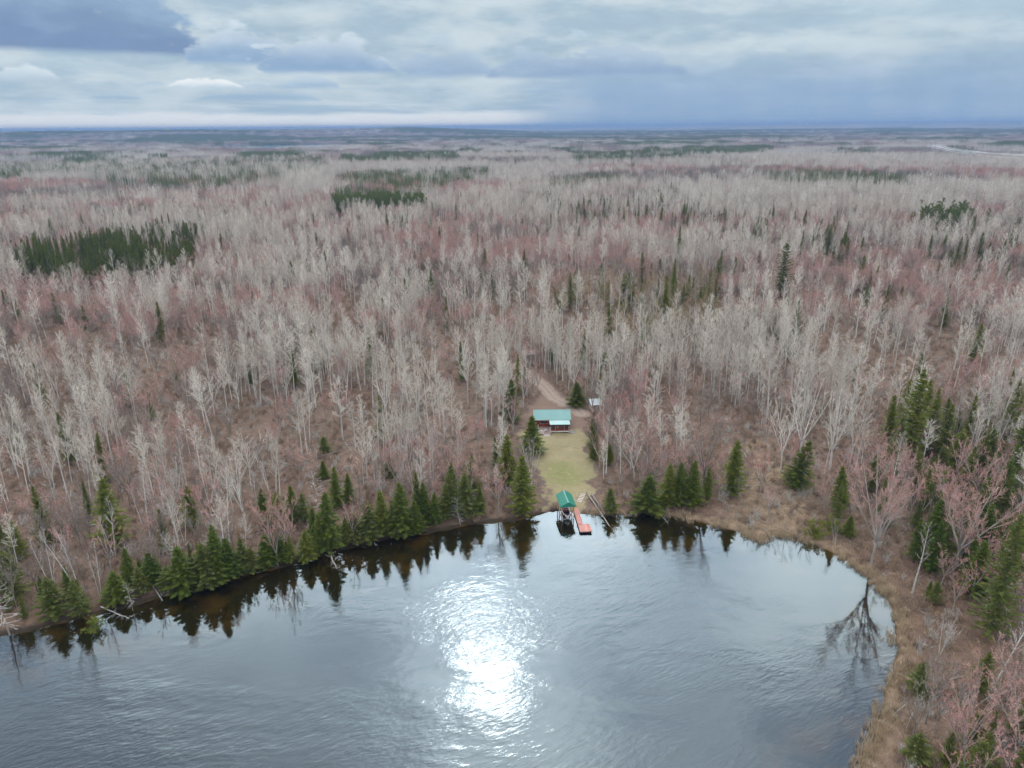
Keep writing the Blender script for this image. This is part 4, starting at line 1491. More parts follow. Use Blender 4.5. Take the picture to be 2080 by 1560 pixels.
# boat on the lift inside
def boat_hull(L, W, D, wall, inside=False):
    mb = MB(); secs = []
    for i in range(11):
        t = i / 10
        w = W * (1 - max(0, (t - 0.45) / 0.55) ** 2.2) * (0.94 if t < 0.1 else 1.0)
        y = -L / 2 + L * t
        k = 0.12 + 0.35 * max(0, t - 0.5) ** 2 * 4
        pr = [(-w / 2, D), (-w / 2 * 0.92, D * 0.45), (-w / 2 * 0.55, D * k * 0.6), (0, D * k * 0.2), (w / 2 * 0.55, D * k * 0.6), (w / 2 * 0.92, D * 0.45), (w / 2, D)]
        secs.append([Vector((x, y, z)) for x, z in pr])
    for i in range(10):
        for j in range(6):
            mb.face([secs[i][j], secs[i][j + 1], secs[i + 1][j + 1], secs[i + 1][j]])
    mb.face(secs[0][::-1])
    return mb, secs
bo = empty('motor_boat', (11.6, 136.3, 0.18), math.radians(6.5 + 180), 'small white motor boat with dark red interior under the shelter', 'boat')
hull, secs = boat_hull(4.4, 1.75, 0.85, 0.04)
hull.obj('hull', 'boat_white', bo)
b = MB()
for i in range(10):
    a, c = secs[i], secs[i + 1]
    for s in (0, 6):
        p, q = a[s], c[s]
        ins = Vector((0.09 if s == 0 else -0.09, 0, 0))
        b.prism([p, q, q + ins, p + ins], (0, 0, 0.05))
b.obj('gunwale', 'boat_white', bo)
b = MB()
for i in range(10):
    a, c = secs[i], secs[i + 1]
    b.face([Vector((a[1].x * 0.95, a[1].y, 0.42)), Vector((a[5].x * 0.95, a[5].y, 0.42)), Vector((c[5].x * 0.95, c[5].y, 0.42)), Vector((c[1].x * 0.95, c[1].y, 0.42))])
b.obj('floor', 'boat_red', bo)
for y in (-1.2, 0.1, 1.0):
    b = MB(); b.box((-0.7, y, 0.43), (0.7, y + 0.35, 0.68)); b.obj('seat', 'boat_red', bo)
b = MB(); b.box((-0.6, 0.55, 0.7), (0.6, 0.62, 1.1)); b.obj('windscreen', 'window_glass', bo)
b = MB(); b.box((-0.2, -2.55, 0.3), (0.2, -2.22, 1.15)); b.box((-0.08, -2.5, -0.4), (0.08, -2.3, 0.298)); b.obj('outboard_motor', 'dock_float', bo)
lift = empty('boat_lift', (11.55, 136.4, 0), math.radians(6.5), 'pale metal boat lift cradle under the green-roofed shelter', 'boat lift')
for s in (-1, 1):
    b = MB(); b.beam((s * 1.1, -1.9, 0.12), (s * 1.1, 1.7, 0.12), 0.08, 0.1); b.obj('side_rail', 'trim_white', lift)
    for y in (-1.9, 1.7):
        b = MB(); b.beam((s * 1.1, y, -1.0 if y < 0 else -0.2), (s * 1.1, y, 1.1), 0.08, 0.08); b.obj('upright', 'trim_white', lift)
for y in (-1.8, 1.6):
    b = MB(); b.beam((-1.05, y, 0.15), (1.05, y, 0.15), 0.08, 0.08); b.obj('cross_bar', 'trim_white', lift)

# ------------------------------------------------------------------ dock
dk = empty('dock', (13.88, 138.6, 0), math.radians(3.6), 'L-shaped red-brown plank dock floating beside the boat shelter', 'dock')
MAINL, DW = 9.6, 1.12
b = MB()
for s in (-1, 1):
    b.beam((s * (DW / 2 - 0.05), 0.2, 0.36), (s * (DW / 2 - 0.05), -MAINL, 0.36), 0.06, 0.18)
fr_ = b.obj('frame', 'dock_float', dk)
pl = MB(); pl.box((-DW / 2, -0.125, 0), (DW / 2, 0.125, 0.04)); plm = pl.mesh('plank', ['dock_red'])
n = int((MAINL - 2.75) / 0.262)
for k in range(n):
    o = link(bpy.data.objects.new('plank', plm), dk); o.location = (0, 0.05 - k * 0.262, 0.455)
PLX0, PLX1, PLY0, PLY1 = -DW / 2, 2.0, -MAINL - 0.1, -MAINL + 2.75
pl = MB(); pl.box((PLX0, -0.125, 0), (PLX1, 0.125, 0.04)); plm2 = pl.mesh('plank', ['dock_red'])
k = 0
while PLY0 + 0.13 + k * 0.262 < PLY1 - 0.05:
    o = link(bpy.data.objects.new('plank', plm2), dk); o.location = (0, PLY0 + 0.13 + k * 0.262, 0.457); k += 1
b = MB(); b.box((PLX0 + 0.03, PLY0 + 0.02, 0.27), (PLX1 - 0.03, PLY0 + 0.08, 0.452)); b.box((PLX1 - 0.09, PLY0 + 0.082, 0.27), (PLX1 - 0.03, PLY1 - 0.1, 0.452)); b.obj('fascia', 'deck_wood', dk)
for (x, y) in ((-0.05, -9.0), (1.35, -9.0), (-0.05, -7.4), (1.35, -7.4), (0, -5.2), (0, -3.0)):
    b = MB(); b.box((x - 0.42, y - 0.4, -0.25), (x + 0.52, y + 0.5, 0.268)); b.obj('float', 'dock_float', dk)
for (x, y) in ((-DW / 2 - 0.06, -2.0), (DW / 2 + 0.06, -2.0), (-DW / 2 - 0.06, -6.0), (DW / 2 + 0.06, -6.0), (PLX1 + 0.06, -9.2), (PLX0 - 0.06, -9.2)):
    b = MB(); b.tube([Vector((x, y, -1.6)), Vector((x, y, 0.75))], [0.035] * 2, 8, 0, True); b.obj('pipe', 'shed_metal', dk)

# ------------------------------------------------------------------ garden steps down the bank
s0 = at(1176, 1020); s1 = at(1185, 1003)
dv = Vector((s1[0] - s0[0], s1[1] - s0[1], 0)); run = dv.length
st = empty('timber_steps', s0, math.atan2(dv.y, dv.x) - math.pi / 2, 'flight of six pale timber steps climbing the grassy bank', 'steps')
rise = s1[2] - s0[2] + 0.1
for k in range(6):
    b = MB(); y = run * (k + 0.2) / 6; z = rise * (k + 0.6) / 6 + 0.10
    b.box((-0.62, y - 0.14, z - 0.09), (0.62, y + 0.14, z)); b.obj('tread', 'step_wood', st)
for s in (-1, 1):
    b = MB(); b.beam((s * 0.665, -0.15, 0.06), (s * 0.665, run + 0.1, rise + 0.08), 0.05, 0.22); b.obj('stringer', 'log_grey', st)
b = MB(); b.box((0.7, run + 0.1, rise - 0.3), (0.78, run + 0.18, rise + 0.8)); b.obj('post', 'old_wood', st)

# ------------------------------------------------------------------ picnic table by the lawn fir
px_, py_, pz_ = at(1100, 919)
pt = empty('picnic_table', (px_, py_, pz_), math.radians(-8), 'weathered wooden picnic table beside the lone lawn fir', 'picnic table')
for k in range(5):
    b = MB(); b.box((-0.95, -0.4 + k * 0.165, 0.73), (0.95, -0.25 + k * 0.165, 0.77)); b.obj('table_board', 'old_wood', pt)
for s in (-1, 1):
    for k in range(2):
        b = MB(); b.box((-0.95, s * 0.72 - 0.15 + 0.155 * k, 0.43), (0.95, s * 0.72 - 0.01 + 0.155 * k, 0.47)); b.obj('bench_board', 'old_wood', pt)
    for e in (-1, 1):
        b = MB(); b.beam((s * 0.7, e * 0.72, 0), (s * 0.7, e * 0.28, 0.725), 0.05, 0.10); b.obj('leg', 'old_wood', pt)
    b = MB(); b.beam((s * 0.76, -0.85, 0.38), (s * 0.76, 0.85, 0.38), 0.05, 0.09); b.obj('bench_beam', 'old_wood', pt)

# ------------------------------------------------------------------ power line far off on the right, power station on the horizon
PLB = [at(1878, 313), at(1888, 313), at(1897, 313)]
grp = 'poles of the far power line'
for k, P in enumerate(PLB):
    hp_ = height_for(P, 290 - k * 0.7)
    o = empty('power_pole', P, 0.15, ['first', 'middle', 'last'][k] + ' of three tall poles carrying the pale power lines above the far woods', 'power pole', grp)
    b = MB(); b.tube([Vector((0, 0, -1)), Vector((0, 0, hp_))], [0.7, 0.45], 8, 0, True); b.obj('mast', 'pole_wood', o)
    b = MB(); b.beam((-4.5, 0, hp_ - 4.0), (4.5, 0, hp_ - 4.0), 0.5, 0.6); b.obj('cross_arm', 'pole_wood', o)
    for xx in (-4, 0, 4):
        b = MB(); b.tube([Vector((xx, 0, hp_ - 4.3)), Vector((xx, 0, hp_ - 6.3))], [0.25, 0.25], 6, 0, True); b.obj('insulator', 'stack_white', o)
    PLB[k] = (P[0], P[1], P[2] + hp_ - 5.5)
ends = [flat(2330, 336, 24), flat(2330, 333, 24), flat(2330, 321, 30), flat(2330, 318, 32)]
zs = [24, 24, 30, 32]
starts = [PLB[0], PLB[1], PLB[1], PLB[2]]
words_ = ['lowest', 'second lowest', 'second highest', 'highest']
for k in range(4):
    a = Vector(starts[k]); e = Vector((ends[k][0], ends[k][1], zs[k]))
    pts = []
    for i in range(29):
        t = i / 28
        p = a.lerp(e, t); p.z -= 15 * 4 * t * (1 - t) * 0.7 * (1.5 - t)
        pts.append(p)
    b = MB(); b.tube(pts, [0.36] * 29, 5)
    tag(b.obj('power_cable', 'wire_glint_white', None, True), words_[k] + ' of the bright cables sweeping from the far poles over the woods', 'cable', 'bright far power cables')

pa = azel(337, 266)[0]
D = 6600
pp = Vector((math.sin(math.radians(pa)) * D, math.cos(math.radians(pa)) * D, 0))
pz = hz(pp.x, pp.y)
ps = empty('power_station', (pp.x, pp.y, pz), math.radians(-pa), 'hazy power station with slim chimneys on the far skyline', 'power station')
b = MB(); b.box((-18, -15, 0), (18, 15, 86 - pz)); b.box((-12, -14, 86 - pz), (22, 14, 90 - pz)); b.obj('boiler_house', 'shed_metal', ps)
for xx, hh in ((-20, 121), (-5, 112), (5, 112), (19, 118)):
    b = MB(); b.tube([Vector((xx, 20, 0)), Vector((xx, 20, hh - pz))], [2.6, 1.7], 12, 0, True); b.obj('chimney', 'stack_white', ps)

# ------------------------------------------------------------------ fallen and leaning timber
def log(name, a, c, r0, r1, label, mat='log_grey', branches=0, seed=1, lift=0.0, blen=1.2):
    R = random.Random(seed)
    a, c = Vector(a), Vector(c)
    root = empty(name, a, 0, label, 'fallen tree' if branches else 'log', 'fallen timber on the banks')
    n = 7
    pts = [(c - a) * (i / n) + rvec(R, 0.07) for i in range(n + 1)]
    b = MB(); b.tube(pts, [r0 + (r1 - r0) * i / n for i in range(n + 1)], 7, 0, True)
    b.obj('trunk', mat, root, True)
    if branches:
        b = MB()
        for k in range(branches):
            t = 0.3 + 0.7 * (k + R.random()) / branches
            q, dd = along(pts, t)
            ramify(b, R, q, (dd * 0.6 + rvec(R, 1.0) + Vector((0, 0, 0.25))).normalized(), blen * R.uniform(0.6, 1.3), r1 * 0.55 + 0.015, 0, 3, 2, 0.03, 0.05, 0, 0, 0.6)
        b.obj('branches', 'twig_dead', root)
    return root


def gp(px, py, dz=0.15):
    x, y, z = at(px, py)
    return (x, y, z + dz)


def wp(px, py, z=0.05):
    x, y = flat(px, py, z)
    return (x, y, z)


log('fallen_log', gp(1193, 1005, 0.5), wp(1245, 1080, -0.25), 0.17, 0.12, 'long grey log sliding from the bank into the lake beyond the dock')
log('fallen_log', gp(1201, 1006, 0.6), gp(1229, 1047, 0.35), 0.14, 0.09, 'shorter log on the bank beside the long one entering the lake', seed=2)
log('fallen_tree', gp(1208, 1013, 0.3), gp(1222, 1040, 0.9), 0.10, 0.05, 'thin branching deadfall across the bank logs past the dock', branches=7, seed=3)
log('fallen_tree', gp(668, 1124, 0.6), wp(684, 1156, 0.1), 0.12, 0.04, 'white branching snag tipped into the lake below the shore firs', 'bark_birch', 12, 4, blen=1.5)
log('fallen_tree', gp(206, 1238, 0.5), wp(262, 1256, 0.2), 0.12, 0.04, 'bleached root-like fallen top reaching over the water beside a bright green bush', 'bark_birch', 16, 5, blen=1.4)
log('fallen_tree', gp(310, 1192, 0.3), wp(330, 1220, 0.1), 0.09, 0.03, 'thin pale snag bending down to the waterline of the long fir bank', 'bark_birch', 6, 6)
log('fallen_tree', gp(1335, 1040, 0.4), wp(1358, 1064, 0.1), 0.08, 0.03, 'pale dead branch poking from the reeds by the round dark cedar', 'bark_birch', 6, 7)
log('fallen_tree', wp(1812, 1280, 0.5), wp(1790, 1300, 0.1), 0.07, 0.02, 'dark dead branches trailing off the reed bank into the lake', 'log_grey', 8, 8)
log('fallen_tree', wp(1815, 1355, 0.5), wp(1786, 1352, 0.1), 0.06, 0.02, 'thin dead branch lying out flat on the calm water', 'log_grey', 5, 9)
log('fallen_log', gp(1500, 905, 0.3), gp(1522, 942, 0.2), 0.16, 0.1, 'bare log lying across the tan meadow behind the reeds', seed=10)
log('fallen_log', gp(690, 918, 0.25), gp(640, 932, 0.2), 0.18, 0.1, 'fallen trunk on the leaf litter above the shore firs, bark stripped', seed=11)
log('fallen_log', gp(1390, 918, 0.3), gp(1362, 905, 0.2), 0.14, 0.09, 'dark log under the red maples by the twin shore firs', seed=12)
LOGS = [(255, 985, 320, 1012), (150, 1030, 205, 1040), (90, 1010, 140, 1016), (180, 1070, 245, 1058), (330, 1000, 380, 985), (560, 940, 640, 955), (840, 930, 900, 945),
        (770, 880, 830, 890), (450, 905, 520, 915), (940, 900, 975, 890), (1330, 970, 1380, 950), (600, 870, 660, 862), (60, 940, 130, 925), (700, 900, 720, 925), (1700, 1000, 1750, 1020),
        (2010, 1420, 2060, 1400), (1930, 1380, 1990, 1372), (1330, 890, 1360, 872), (400, 1060, 440, 1045), (870, 965, 925, 972)]
for k, (a, c, d, e) in enumerate(LOGS):
    lab = ['long', 'short', 'crooked', 'slim', 'half-buried'][k % 5] + ' grey log on the leaf litter, ' + \
          ['first', 'second', 'third', 'fourth', 'fifth', 'sixth', 'seventh', 'eighth', 'ninth', 'tenth', 'eleventh', 'twelfth', 'thirteenth', 'fourteenth', 'fifteenth', 'sixteenth',
           'seventeenth', 'eighteenth', 'nineteenth', 'twentieth'][sorted(range(len(LOGS)), key=lambda j: LOGS[j][0]).index(k)] + ' counted across the picture'
    log('fallen_log', gp(a, c, 0.15), gp(d, e, 0.15), 0.15, 0.08, lab, seed=30 + k)

# ------------------------------------------------------------------ hero trees: (kind, base x, base y, top y, width, label)
HERO = [
    ('fir', 1080, 922, 843, 1.35, 'full dark green fir standing alone on the lawn before the cabin'),
    ('fir', 1040, 856, 768, 1.0, 'tall dark fir at the clearing edge beside the cabin end wall'),
    ('gold_fir', 1031, 985, 880, 1.05, 'bright yellow-green fir at the lake end of the lawn edge'),
    ('gold_fir', 1062, 1044, 922, 1.1, 'broad olive fir with greying skirt at the waterline beside the lawn'),
    ('spruce', 1007, 948, 886, 0.8, 'slim dark fir just behind the bright yellow-green one'),
    ('fir', 959, 1003, 924, 0.9, None), ('fir', 942, 995, 938, 0.85, None), ('fir', 918, 1025, 938, 0.95, None), ('fir', 948, 1048, 960, 1.0, None),
    ('fir', 975, 1046, 985, 0.95, None), ('fir', 908, 1050, 982, 1.1, None), ('fir', 820, 1086, 978, 1.15, None), ('fir', 778, 1086, 994, 1.15, None),
    ('fir', 750, 1098, 1020, 1.1, None), ('fir', 710, 1020, 960, 0.9, None), ('fir', 684, 1030, 946, 0.95, None), ('fir', 659, 972, 935, 0.9, None),
    ('fir', 670, 1116, 998, 1.05, 'tallest fir of the shore clump above the white snag in the lake'),
    ('fir', 652, 1122, 1042, 1.05, None), ('fir', 620, 1062, 1000, 0.9, None), ('fir', 598, 1062, 985, 1.0, None), ('fir', 570, 1074, 996, 0.95, None),
    ('fir', 556, 1062, 1008, 0.9, None), ('fir', 536, 1040, 992, 0.9, None), ('fir', 791, 968, 926, 1.1, 'small lone fir on the open leaf litter above the shore'),
    ('cedar', 659, 918, 886, 1.3, None), ('fir', 516, 1160, 1112, 1.3, None), ('gold_fir', 590, 1142, 1086, 1.1, None), ('fir', 626, 1138, 1076, 1.1, None),
    ('fir', 864, 1062, 978, 1.05, None), ('fir', 846, 1082, 1016, 1.15, None), ('fir', 884, 1066, 998, 1.0, None), ('fir', 915, 1042, 960, 1.0, None),
    ('fir', 800, 1090, 1030, 1.2, None), ('gold_fir', 705, 1104, 1050, 1.2, None), ('fir', 725, 1100, 1040, 1.1, None), ('fir', 640, 1090, 1030, 1.0, None),
    ('gold_fir', 236, 1106, 968, 1.15, 'tall ragged yellow-green fir on the open bank among white birches'),
    ('gold_fir', 393, 1070, 984, 0.9, None), ('gold_fir', 42, 1135, 1056, 0.9, None), ('fir', 266, 1182, 1112, 1.0, None), ('fir', 314, 1186, 1120, 1.1, None),
    ('fir', 448, 1186, 1064, 1.1, None), ('fir', 470, 1172, 1090, 1.2, None), ('fir', 424, 1192, 1100, 1.2, None), ('fir', 378, 1204, 1108, 1.2, None), ('fir', 498, 1160, 1092, 1.0, None),
    ('cedar', 400, 1190, 1130, 1.3, None), ('cedar', 166, 1252, 1178, 1.2, None), ('cedar', 112, 1252, 1172, 1.3, None), ('fir', 240, 1222, 1160, 1.2, None),
    ('cedar', 345, 1200, 1150, 1.4, None), ('cedar', 30, 1215, 1120, 1.2, None), ('gold_fir', 360, 775, 730, 0.7, None),
    ('fir', 290, 1205, 1150, 1.2, None), ('cedar', 480, 1172, 1120, 1.3, None), ('fir', 545, 1150, 1085, 1.1, None), ('fir', 568, 1140, 1070, 1.1, None),
    ('bush', 196, 1279, 1252, 1.15, 'low bright yellow-green bush hanging over the water'),
    # beyond the dock
    ('fir', 1399, 985, 910, 0.9, None), ('fir', 1405, 1028, 934, 1.0, 'taller of the twin green firs at the reed edge'), ('fir', 1377, 1026, 938, 0.95, 'slimmer twin of the green firs at the reed edge'),
    ('gold_fir', 1356, 1026, 940, 0.95, None), ('gold_fir', 1435, 1014, 948, 0.95, None), ('gold_fir', 1487, 1004, 892, 1.1, 'yellow-green fir with a thin spire standing over the tan meadow'),
    ('spruce', 1315, 1040, 962, 2.2, 'round dark cedar-like tree hanging over the black water'), ('fir', 1237, 942, 900, 0.9, None),
    ('fir', 1612, 990, 890, 1.1, 'leaning dark fir in front of the wide white-crowned aspens'), ('fir', 1722, 1088, 1046, 1.1, None), ('bush', 1655, 1088, 1046, 0.8, None), ('bush', 1690, 1082, 1048, 0.8, None),
    ('gold_fir', 1842, 930, 745, 0.9, 'tallest yellow-green fir of the clump over the east bank'), ('cedar', 1815, 940, 845, 1.1, None), ('gold_fir', 1885, 905, 785, 1.0, None), ('gold_fir', 1940, 960, 868, 1.0, None),
    ('cedar', 1905, 965, 905, 1.1, None), ('fir', 2040, 900, 770, 0.9, None), ('cedar', 2000, 950, 870, 1.1, None), ('cedar', 1860, 985, 920, 1.2, None),
    ('big_spruce', 2010, 1290, 1040, 1.0, 'large green spruce filling the edge of the east bank'), ('fir', 1975, 1210, 1095, 1.1, None), ('fir', 1960, 1130, 1060, 1.0, None),
    ('pine', 1878, 1085, 955, 1.2, 'bushy bright green pine between the red-budded maples'), ('fir', 1972, 1525, 1440, 1.0, None), ('bush', 1945, 1580, 1525, 1.0, None), ('cedar', 1862, 1410, 1345, 1.4, None),
    ('cedar', 1860, 1545, 1490, 1.3, None), ('cedar', 1895, 1225, 1180, 1.2, None), ('fir', 1805, 1070, 1030, 1.1, None),
    ('cedar', 1975, 740, 655, 0.9, None), ('spruce', 1733, 785, 728, 0.8, None), ('spruce', 1470, 712, 662, 0.8, None), ('fir', 1226, 785, 712, 1.0, 'larger of two dark firs in the woods behind the shed'), ('fir', 1244, 765, 708, 0.8, 'slimmer of two dark firs in the woods behind the shed'),
    ('spruce', 1172, 824, 776, 2.0, 'broad shadowy spruce between the driveway and the shed'), ('gold_fir', 1218, 822, 762, 0.8, None),
    ('spruce', 1203, 905, 830, 0.9, 'dark fir tucked behind the red maple at the lawn edge'), ('spruce', 1205, 935, 870, 0.8, None), ('gold_fir', 1052, 802, 715, 0.6, None), ('spruce', 1066, 800, 740, 0.7, None),
    ('spruce', 926, 892, 855, 0.8, None), ('cedar', 1240, 1040, 990, 1.2, None),
    # out in the woods
    ('gold_fir', 1800, 905, 800, 0.9, None), ('gold_fir', 1868, 890, 768, 0.9, None), ('cedar', 1912, 930, 820, 1.0, None), ('gold_fir', 1960, 905, 800, 0.9, None), ('cedar', 2062, 965, 840, 1.0, None), ('gold_fir', 2072, 1180, 1000, 0.9, None), ('fir', 1955, 1012, 920, 0.9, None), ('gold_fir', 1830, 870, 770, 0.8, None),
    ('open_spruce', 1585, 603, 493, 1.55, 'tall open-branched spruce towering over the bare woods'), ('open_spruce', 1756, 630, 580, 1.3, 'short open-branched spruce poking out of the pale aspens'),
    ('spruce', 1376, 540, 456, 0.8, 'slim spruce spire above the brown tamarack swamp'), ('spruce', 1459, 585, 505, 0.9, None), ('spruce', 615, 506, 478, 0.9, None), ('spruce', 787, 490, 461, 0.8, None),
    ('pine', 1866, 446, 406, 1.2, 'dark spreading pine against the far pale woods'), ('pine', 2001, 470, 423, 0.9, 'craggy tall pine near the picture edge in the far woods'), ('open_spruce', 1680, 510, 455, 1.4, 'wide dark pine over the distant spruce row'),
    ('fir', 1420, 640, 580, 0.9, None), ('gold_fir', 1350, 640, 560, 0.8, None), ('spruce', 1955, 545, 485, 1.2, None), ('spruce', 1915, 520, 478, 0.8, None), ('spruce', 1985, 530, 470, 0.9, None),
    # bare trees worth naming
    ('broad_aspen', 1685, 955, 785, 1.15, 'widest white-crowned aspen behind the tan meadow'), ('broad_aspen', 1620, 950, 775, 1.1, 'white-crowned aspen standing beside the widest one behind the meadow'),
    ('broad_aspen', 1585, 960, 800, 0.9, None), ('broad_aspen', 1725, 950, 800, 1.0, None),
    ('big_maple', 1768, 1150, 905, 1.0, 'big spreading red-budded maple on the east bank above the reeds'), ('big_maple', 1935, 1165, 925, 1.0, 'second big spreading maple, behind the forked white birch'),
    ('big_maple', 1690, 1010, 920, 1.2, None), ('big_maple', 1985, 1030, 910, 1.2, None), ('birch', 1853, 1205, 1065, 0.9, 'forked white birch rising straight from the reed bank'),
    ('big_maple', 1245, 930, 805, 1.0, 'red-budded maple leaning over the lawn edge before the shed'), ('maple', 1285, 850, 745, 0.9, 'pinkest maple in the woods beyond the shed'), ('big_maple', 1303, 945, 830, 0.9, None),
    ('maple', 1330, 985, 905, 1.3, None), ('hardwood', 1428, 1010, 840, 1.1, 'dull grey-brown hardwood with a dark trunk by the twin firs'),
    ('maple', 590, 1140, 1020, 0.9, 'pale trunked maple with orange-red buds among the shore firs'), ('maple', 565, 1150, 1050, 0.75, None), ('maple', 718, 1106, 1018, 1.2, None),
    ('maple', 1012, 1048, 945, 1.1, 'greyish pink maple at the waterline between the lawn firs'), ('lichen_snag', 935, 1066, 1014, 1.6, 'pale leaning dead tree over the shallows by the lawn-side firs'),
    ('lichen_snag', 650, 1050, 960, 1.0, None), ('birch', 880, 1005, 878, 0.9, None), ('dead_snag', 775, 1010, 950, 0.9, None), ('birch', 845, 1010, 908, 0.9, None), ('dead_snag', 674, 962, 912, 0.7, None),
    ('birch', 165, 1215, 1035, 0.9, 'pair of stout white birches leaning on the open west bank'), ('birch', 205, 1215, 1095, 0.7, None), ('birch', 160, 1085, 950, 0.9, None), ('birch', 232, 1128, 1000, 0.8, None),
    ('birch', 110, 1200, 1080, 0.9, None), ('birch', 305, 1090, 940, 0.9, None), ('birch', 375, 1100, 1010, 0.8, None), ('dead_snag', 338, 1000, 918, 0.8, None), ('birch', 380, 990, 880, 0.9, None), ('dead_snag', 500, 1066, 990, 0.7, None),
    ('lichen_snag', 20, 1290, 1180, 1.2, None), ('lichen_snag', 20, 1190, 1110, 1.1, None), ('lichen_snag', 270, 1240, 1180, 1.3, None), ('lichen_snag', 350, 1150, 1075, 1.2, None),
    ('lichen_snag', 1180 + 25, 592, 545, 1.2, None), ('lichen_snag', 1320, 628, 572, 1.2, None), ('lichen_snag', 1410, 618, 552, 1.1, None), ('lichen_snag', 1240, 600, 560, 1.0, None),
    ('lichen_snag', 1470, 1030, 985, 1.5, None), ('maple', 1560, 1050, 985, 1.3, 'low pinkish maple scrub at the meadow end of the reeds'),
    ('birch', 2012, 1405, 1230, 0.8, 'crooked white birch bending over the brush of the east bank'), ('dead_snag', 2030, 1400, 1340, 0.9, 'broken white stub beside the crooked leaning birch'), ('birch', 1908, 1330, 1235, 0.7, None),
    ('big_maple', 1945, 1560, 1400, 1.0, None), ('big_maple', 2060, 1540, 1400, 1.2, None), ('maple', 1900, 1480, 1380, 1.2, None), ('hardwood', 1880, 1470, 1320, 0.8, None), ('maple', 1935, 1240, 1160, 1.1, None),
    ('birch', 1696, 1108, 1050, 0.6, 'thin white birch leaning over the reeds by two yellow-green bushes'), ('broad_aspen', 2075, 1100, 960, 1.1, None),
    ('lichen_snag', 1500, 1015, 955, 1.2, None),
]
SKIP = set()
TREES = []       # every individual tree candidate: dict
RH = random.Random(99)
for i, (k, bx, by, ty, wd_, lab) in enumerate(HERO):
    if lab is None and k == 'fir' and RH.random() < 0.45: k = RH.choice(['gold_fir', 'cedar', 'cedar'])
    if lab is None: wd_ *= RH.uniform(0.72, 1.12)
    P = at(bx, by)
    Hh = height_for(P, ty)
    lean = (0.0, 0.0)
    if lab and 'leaning' in lab: lean = (RH.uniform(-0.1, 0.0), -0.16 if bx > 1200 else 0.14)
    if lab and 'bending' in lab: lean = (-0.05, -0.32)
    TREES.append(dict(kind=k, P=P, H=Hh, wide=wd_ if k not in ('fir', 'gold_fir', 'spruce', 'cedar') else 1.25 * wd_ * (14.0 / Hh) ** 0.35, rz=RH.uniform(0, 6.28), var=i, lean=lean, label=lab, hero=True))
    FOOT.append((P[0], P[1], 1.3))
    if k in ('open_spruce', 'big_spruce') or (k == 'pine' and by < 500):
        ll = math.hypot(P[0], P[1])
        for q_ in range(0, 30 if k == 'open_spruce' else 15, 3): FOOT.append((P[0] * (1 - q_ / ll), P[1] * (1 - q_ / ll), 4.0))

# ------------------------------------------------------------------ woods: single trees, clumps, far stands
cand = {k: [] for k in SPECIES}
x, y = jitter(60, 720, 3.35)
z = height(x, y)
ok = shore_dist(x, y) > 2.5
x, y, z = x[ok], y[ok], z[ok]
ok = free_of_things(x, y)
x, y, z = x[ok], y[ok], z[ok]
u, v, mp, hw, co, ck, dens = species_fields(x, y, z)
sdv = shore_dist(x, y)
r = np.hypot(x, y)
keep = 0.66 * sstep(fbm(x / 24, y / 24, 81, 3), 0.36, 0.60) + 0.14
keep = keep * np.where((u < 1080) & (v > 800), 0.82 + 0.18 * sstep(v, 960, 800), 1.0)
keep = keep * np.where((u > 1200) & (u < 1700) & (v > 900), 0.8, 1.0)
keep = keep * np.where((u > 1740) & (v > 1000), 1.5, 1.0)
keep = keep * np.where(sdv < 9, np.where(u < 1070, 1.6, 0.45), 1.0)
md = line_dist(x, y, MARSH, True)
keep = np.where(in_poly(x, y, MARSH), 0.16, keep)
keep = keep * dens
keep = keep * np.where((np.abs(u - 1145) < 60) & (v > 845) & (v < 1060), 0.0, 1.0)
sel = RNG.random(len(x)) < keep
x, y, z, u, v, mp, hw, co, ck, r, sdv = [q[sel] for q in (x, y, z, u, v, mp, hw, co, ck, r, sdv)]
q = RNG.random(len(x))
names = np.where(q < co, np.array(['spruce', 'fir', 'pine', 'cedar'])[ck], np.where(q < co + (1 - co) * mp, 'maple', np.where(q < co + (1 - co) * (mp + hw * (1 - mp)), 'hardwood', 'aspen')))
bank_ = (sdv < 8) & (u < 1070) & (RNG.random(len(x)) < 0.75)
names = np.where(bank_, np.where(RNG.random(len(x)) < 0.5, 'fir', 'cedar'), names)
hpx_ = 13.0 * F / np.maximum(r, 50)
inJ = in_poly(u, v, PX_ELL['J'][0]) | in_poly(u, v - hpx_ * 0.45, PX_ELL['J'][0]) | in_poly(u, v - hpx_ * 0.85, PX_ELL['J'][0])
names = np.where(inJ & np.isin(names, ['aspen', 'maple', 'hardwood']) & (RNG.random(len(x)) < 0.72), 'tamarack', names)
nb_ = (u > 1690) & (v > 960) & np.isin(names, ['aspen', 'hardwood'])
rq = RNG.random(len(x))
names = np.where(nb_, np.where(rq < 0.26, 'cedar', np.where(rq < 0.42, 'fir', np.where(rq < 0.68, 'maple', np.where(rq < 0.92, 'hardwood', 'aspen')))), names)
names = np.where((names == 'aspen') & (RNG.random(len(x)) < 0.12), 'broad_aspen', names)
names = np.where((names == 'aspen') & (sdv < 40) & (u < 1000) & (RNG.random(len(x)) < 0.35), 'birch', names)
names = np.where((names == 'aspen') & (RNG.random(len(x)) < 0.03) & (r < 300), 'lichen_snag', names)
hh = {'aspen': (14, 19.5), 'broad_aspen': (12, 16.5), 'birch': (10, 15), 'maple': (8.5, 14), 'hardwood': (9, 14), 'fir': (8, 15), 'spruce': (9, 18), 'pine': (14, 19), 'cedar': (6, 12),
      'tamarack': (10, 15), 'lichen_snag': (7, 12)}
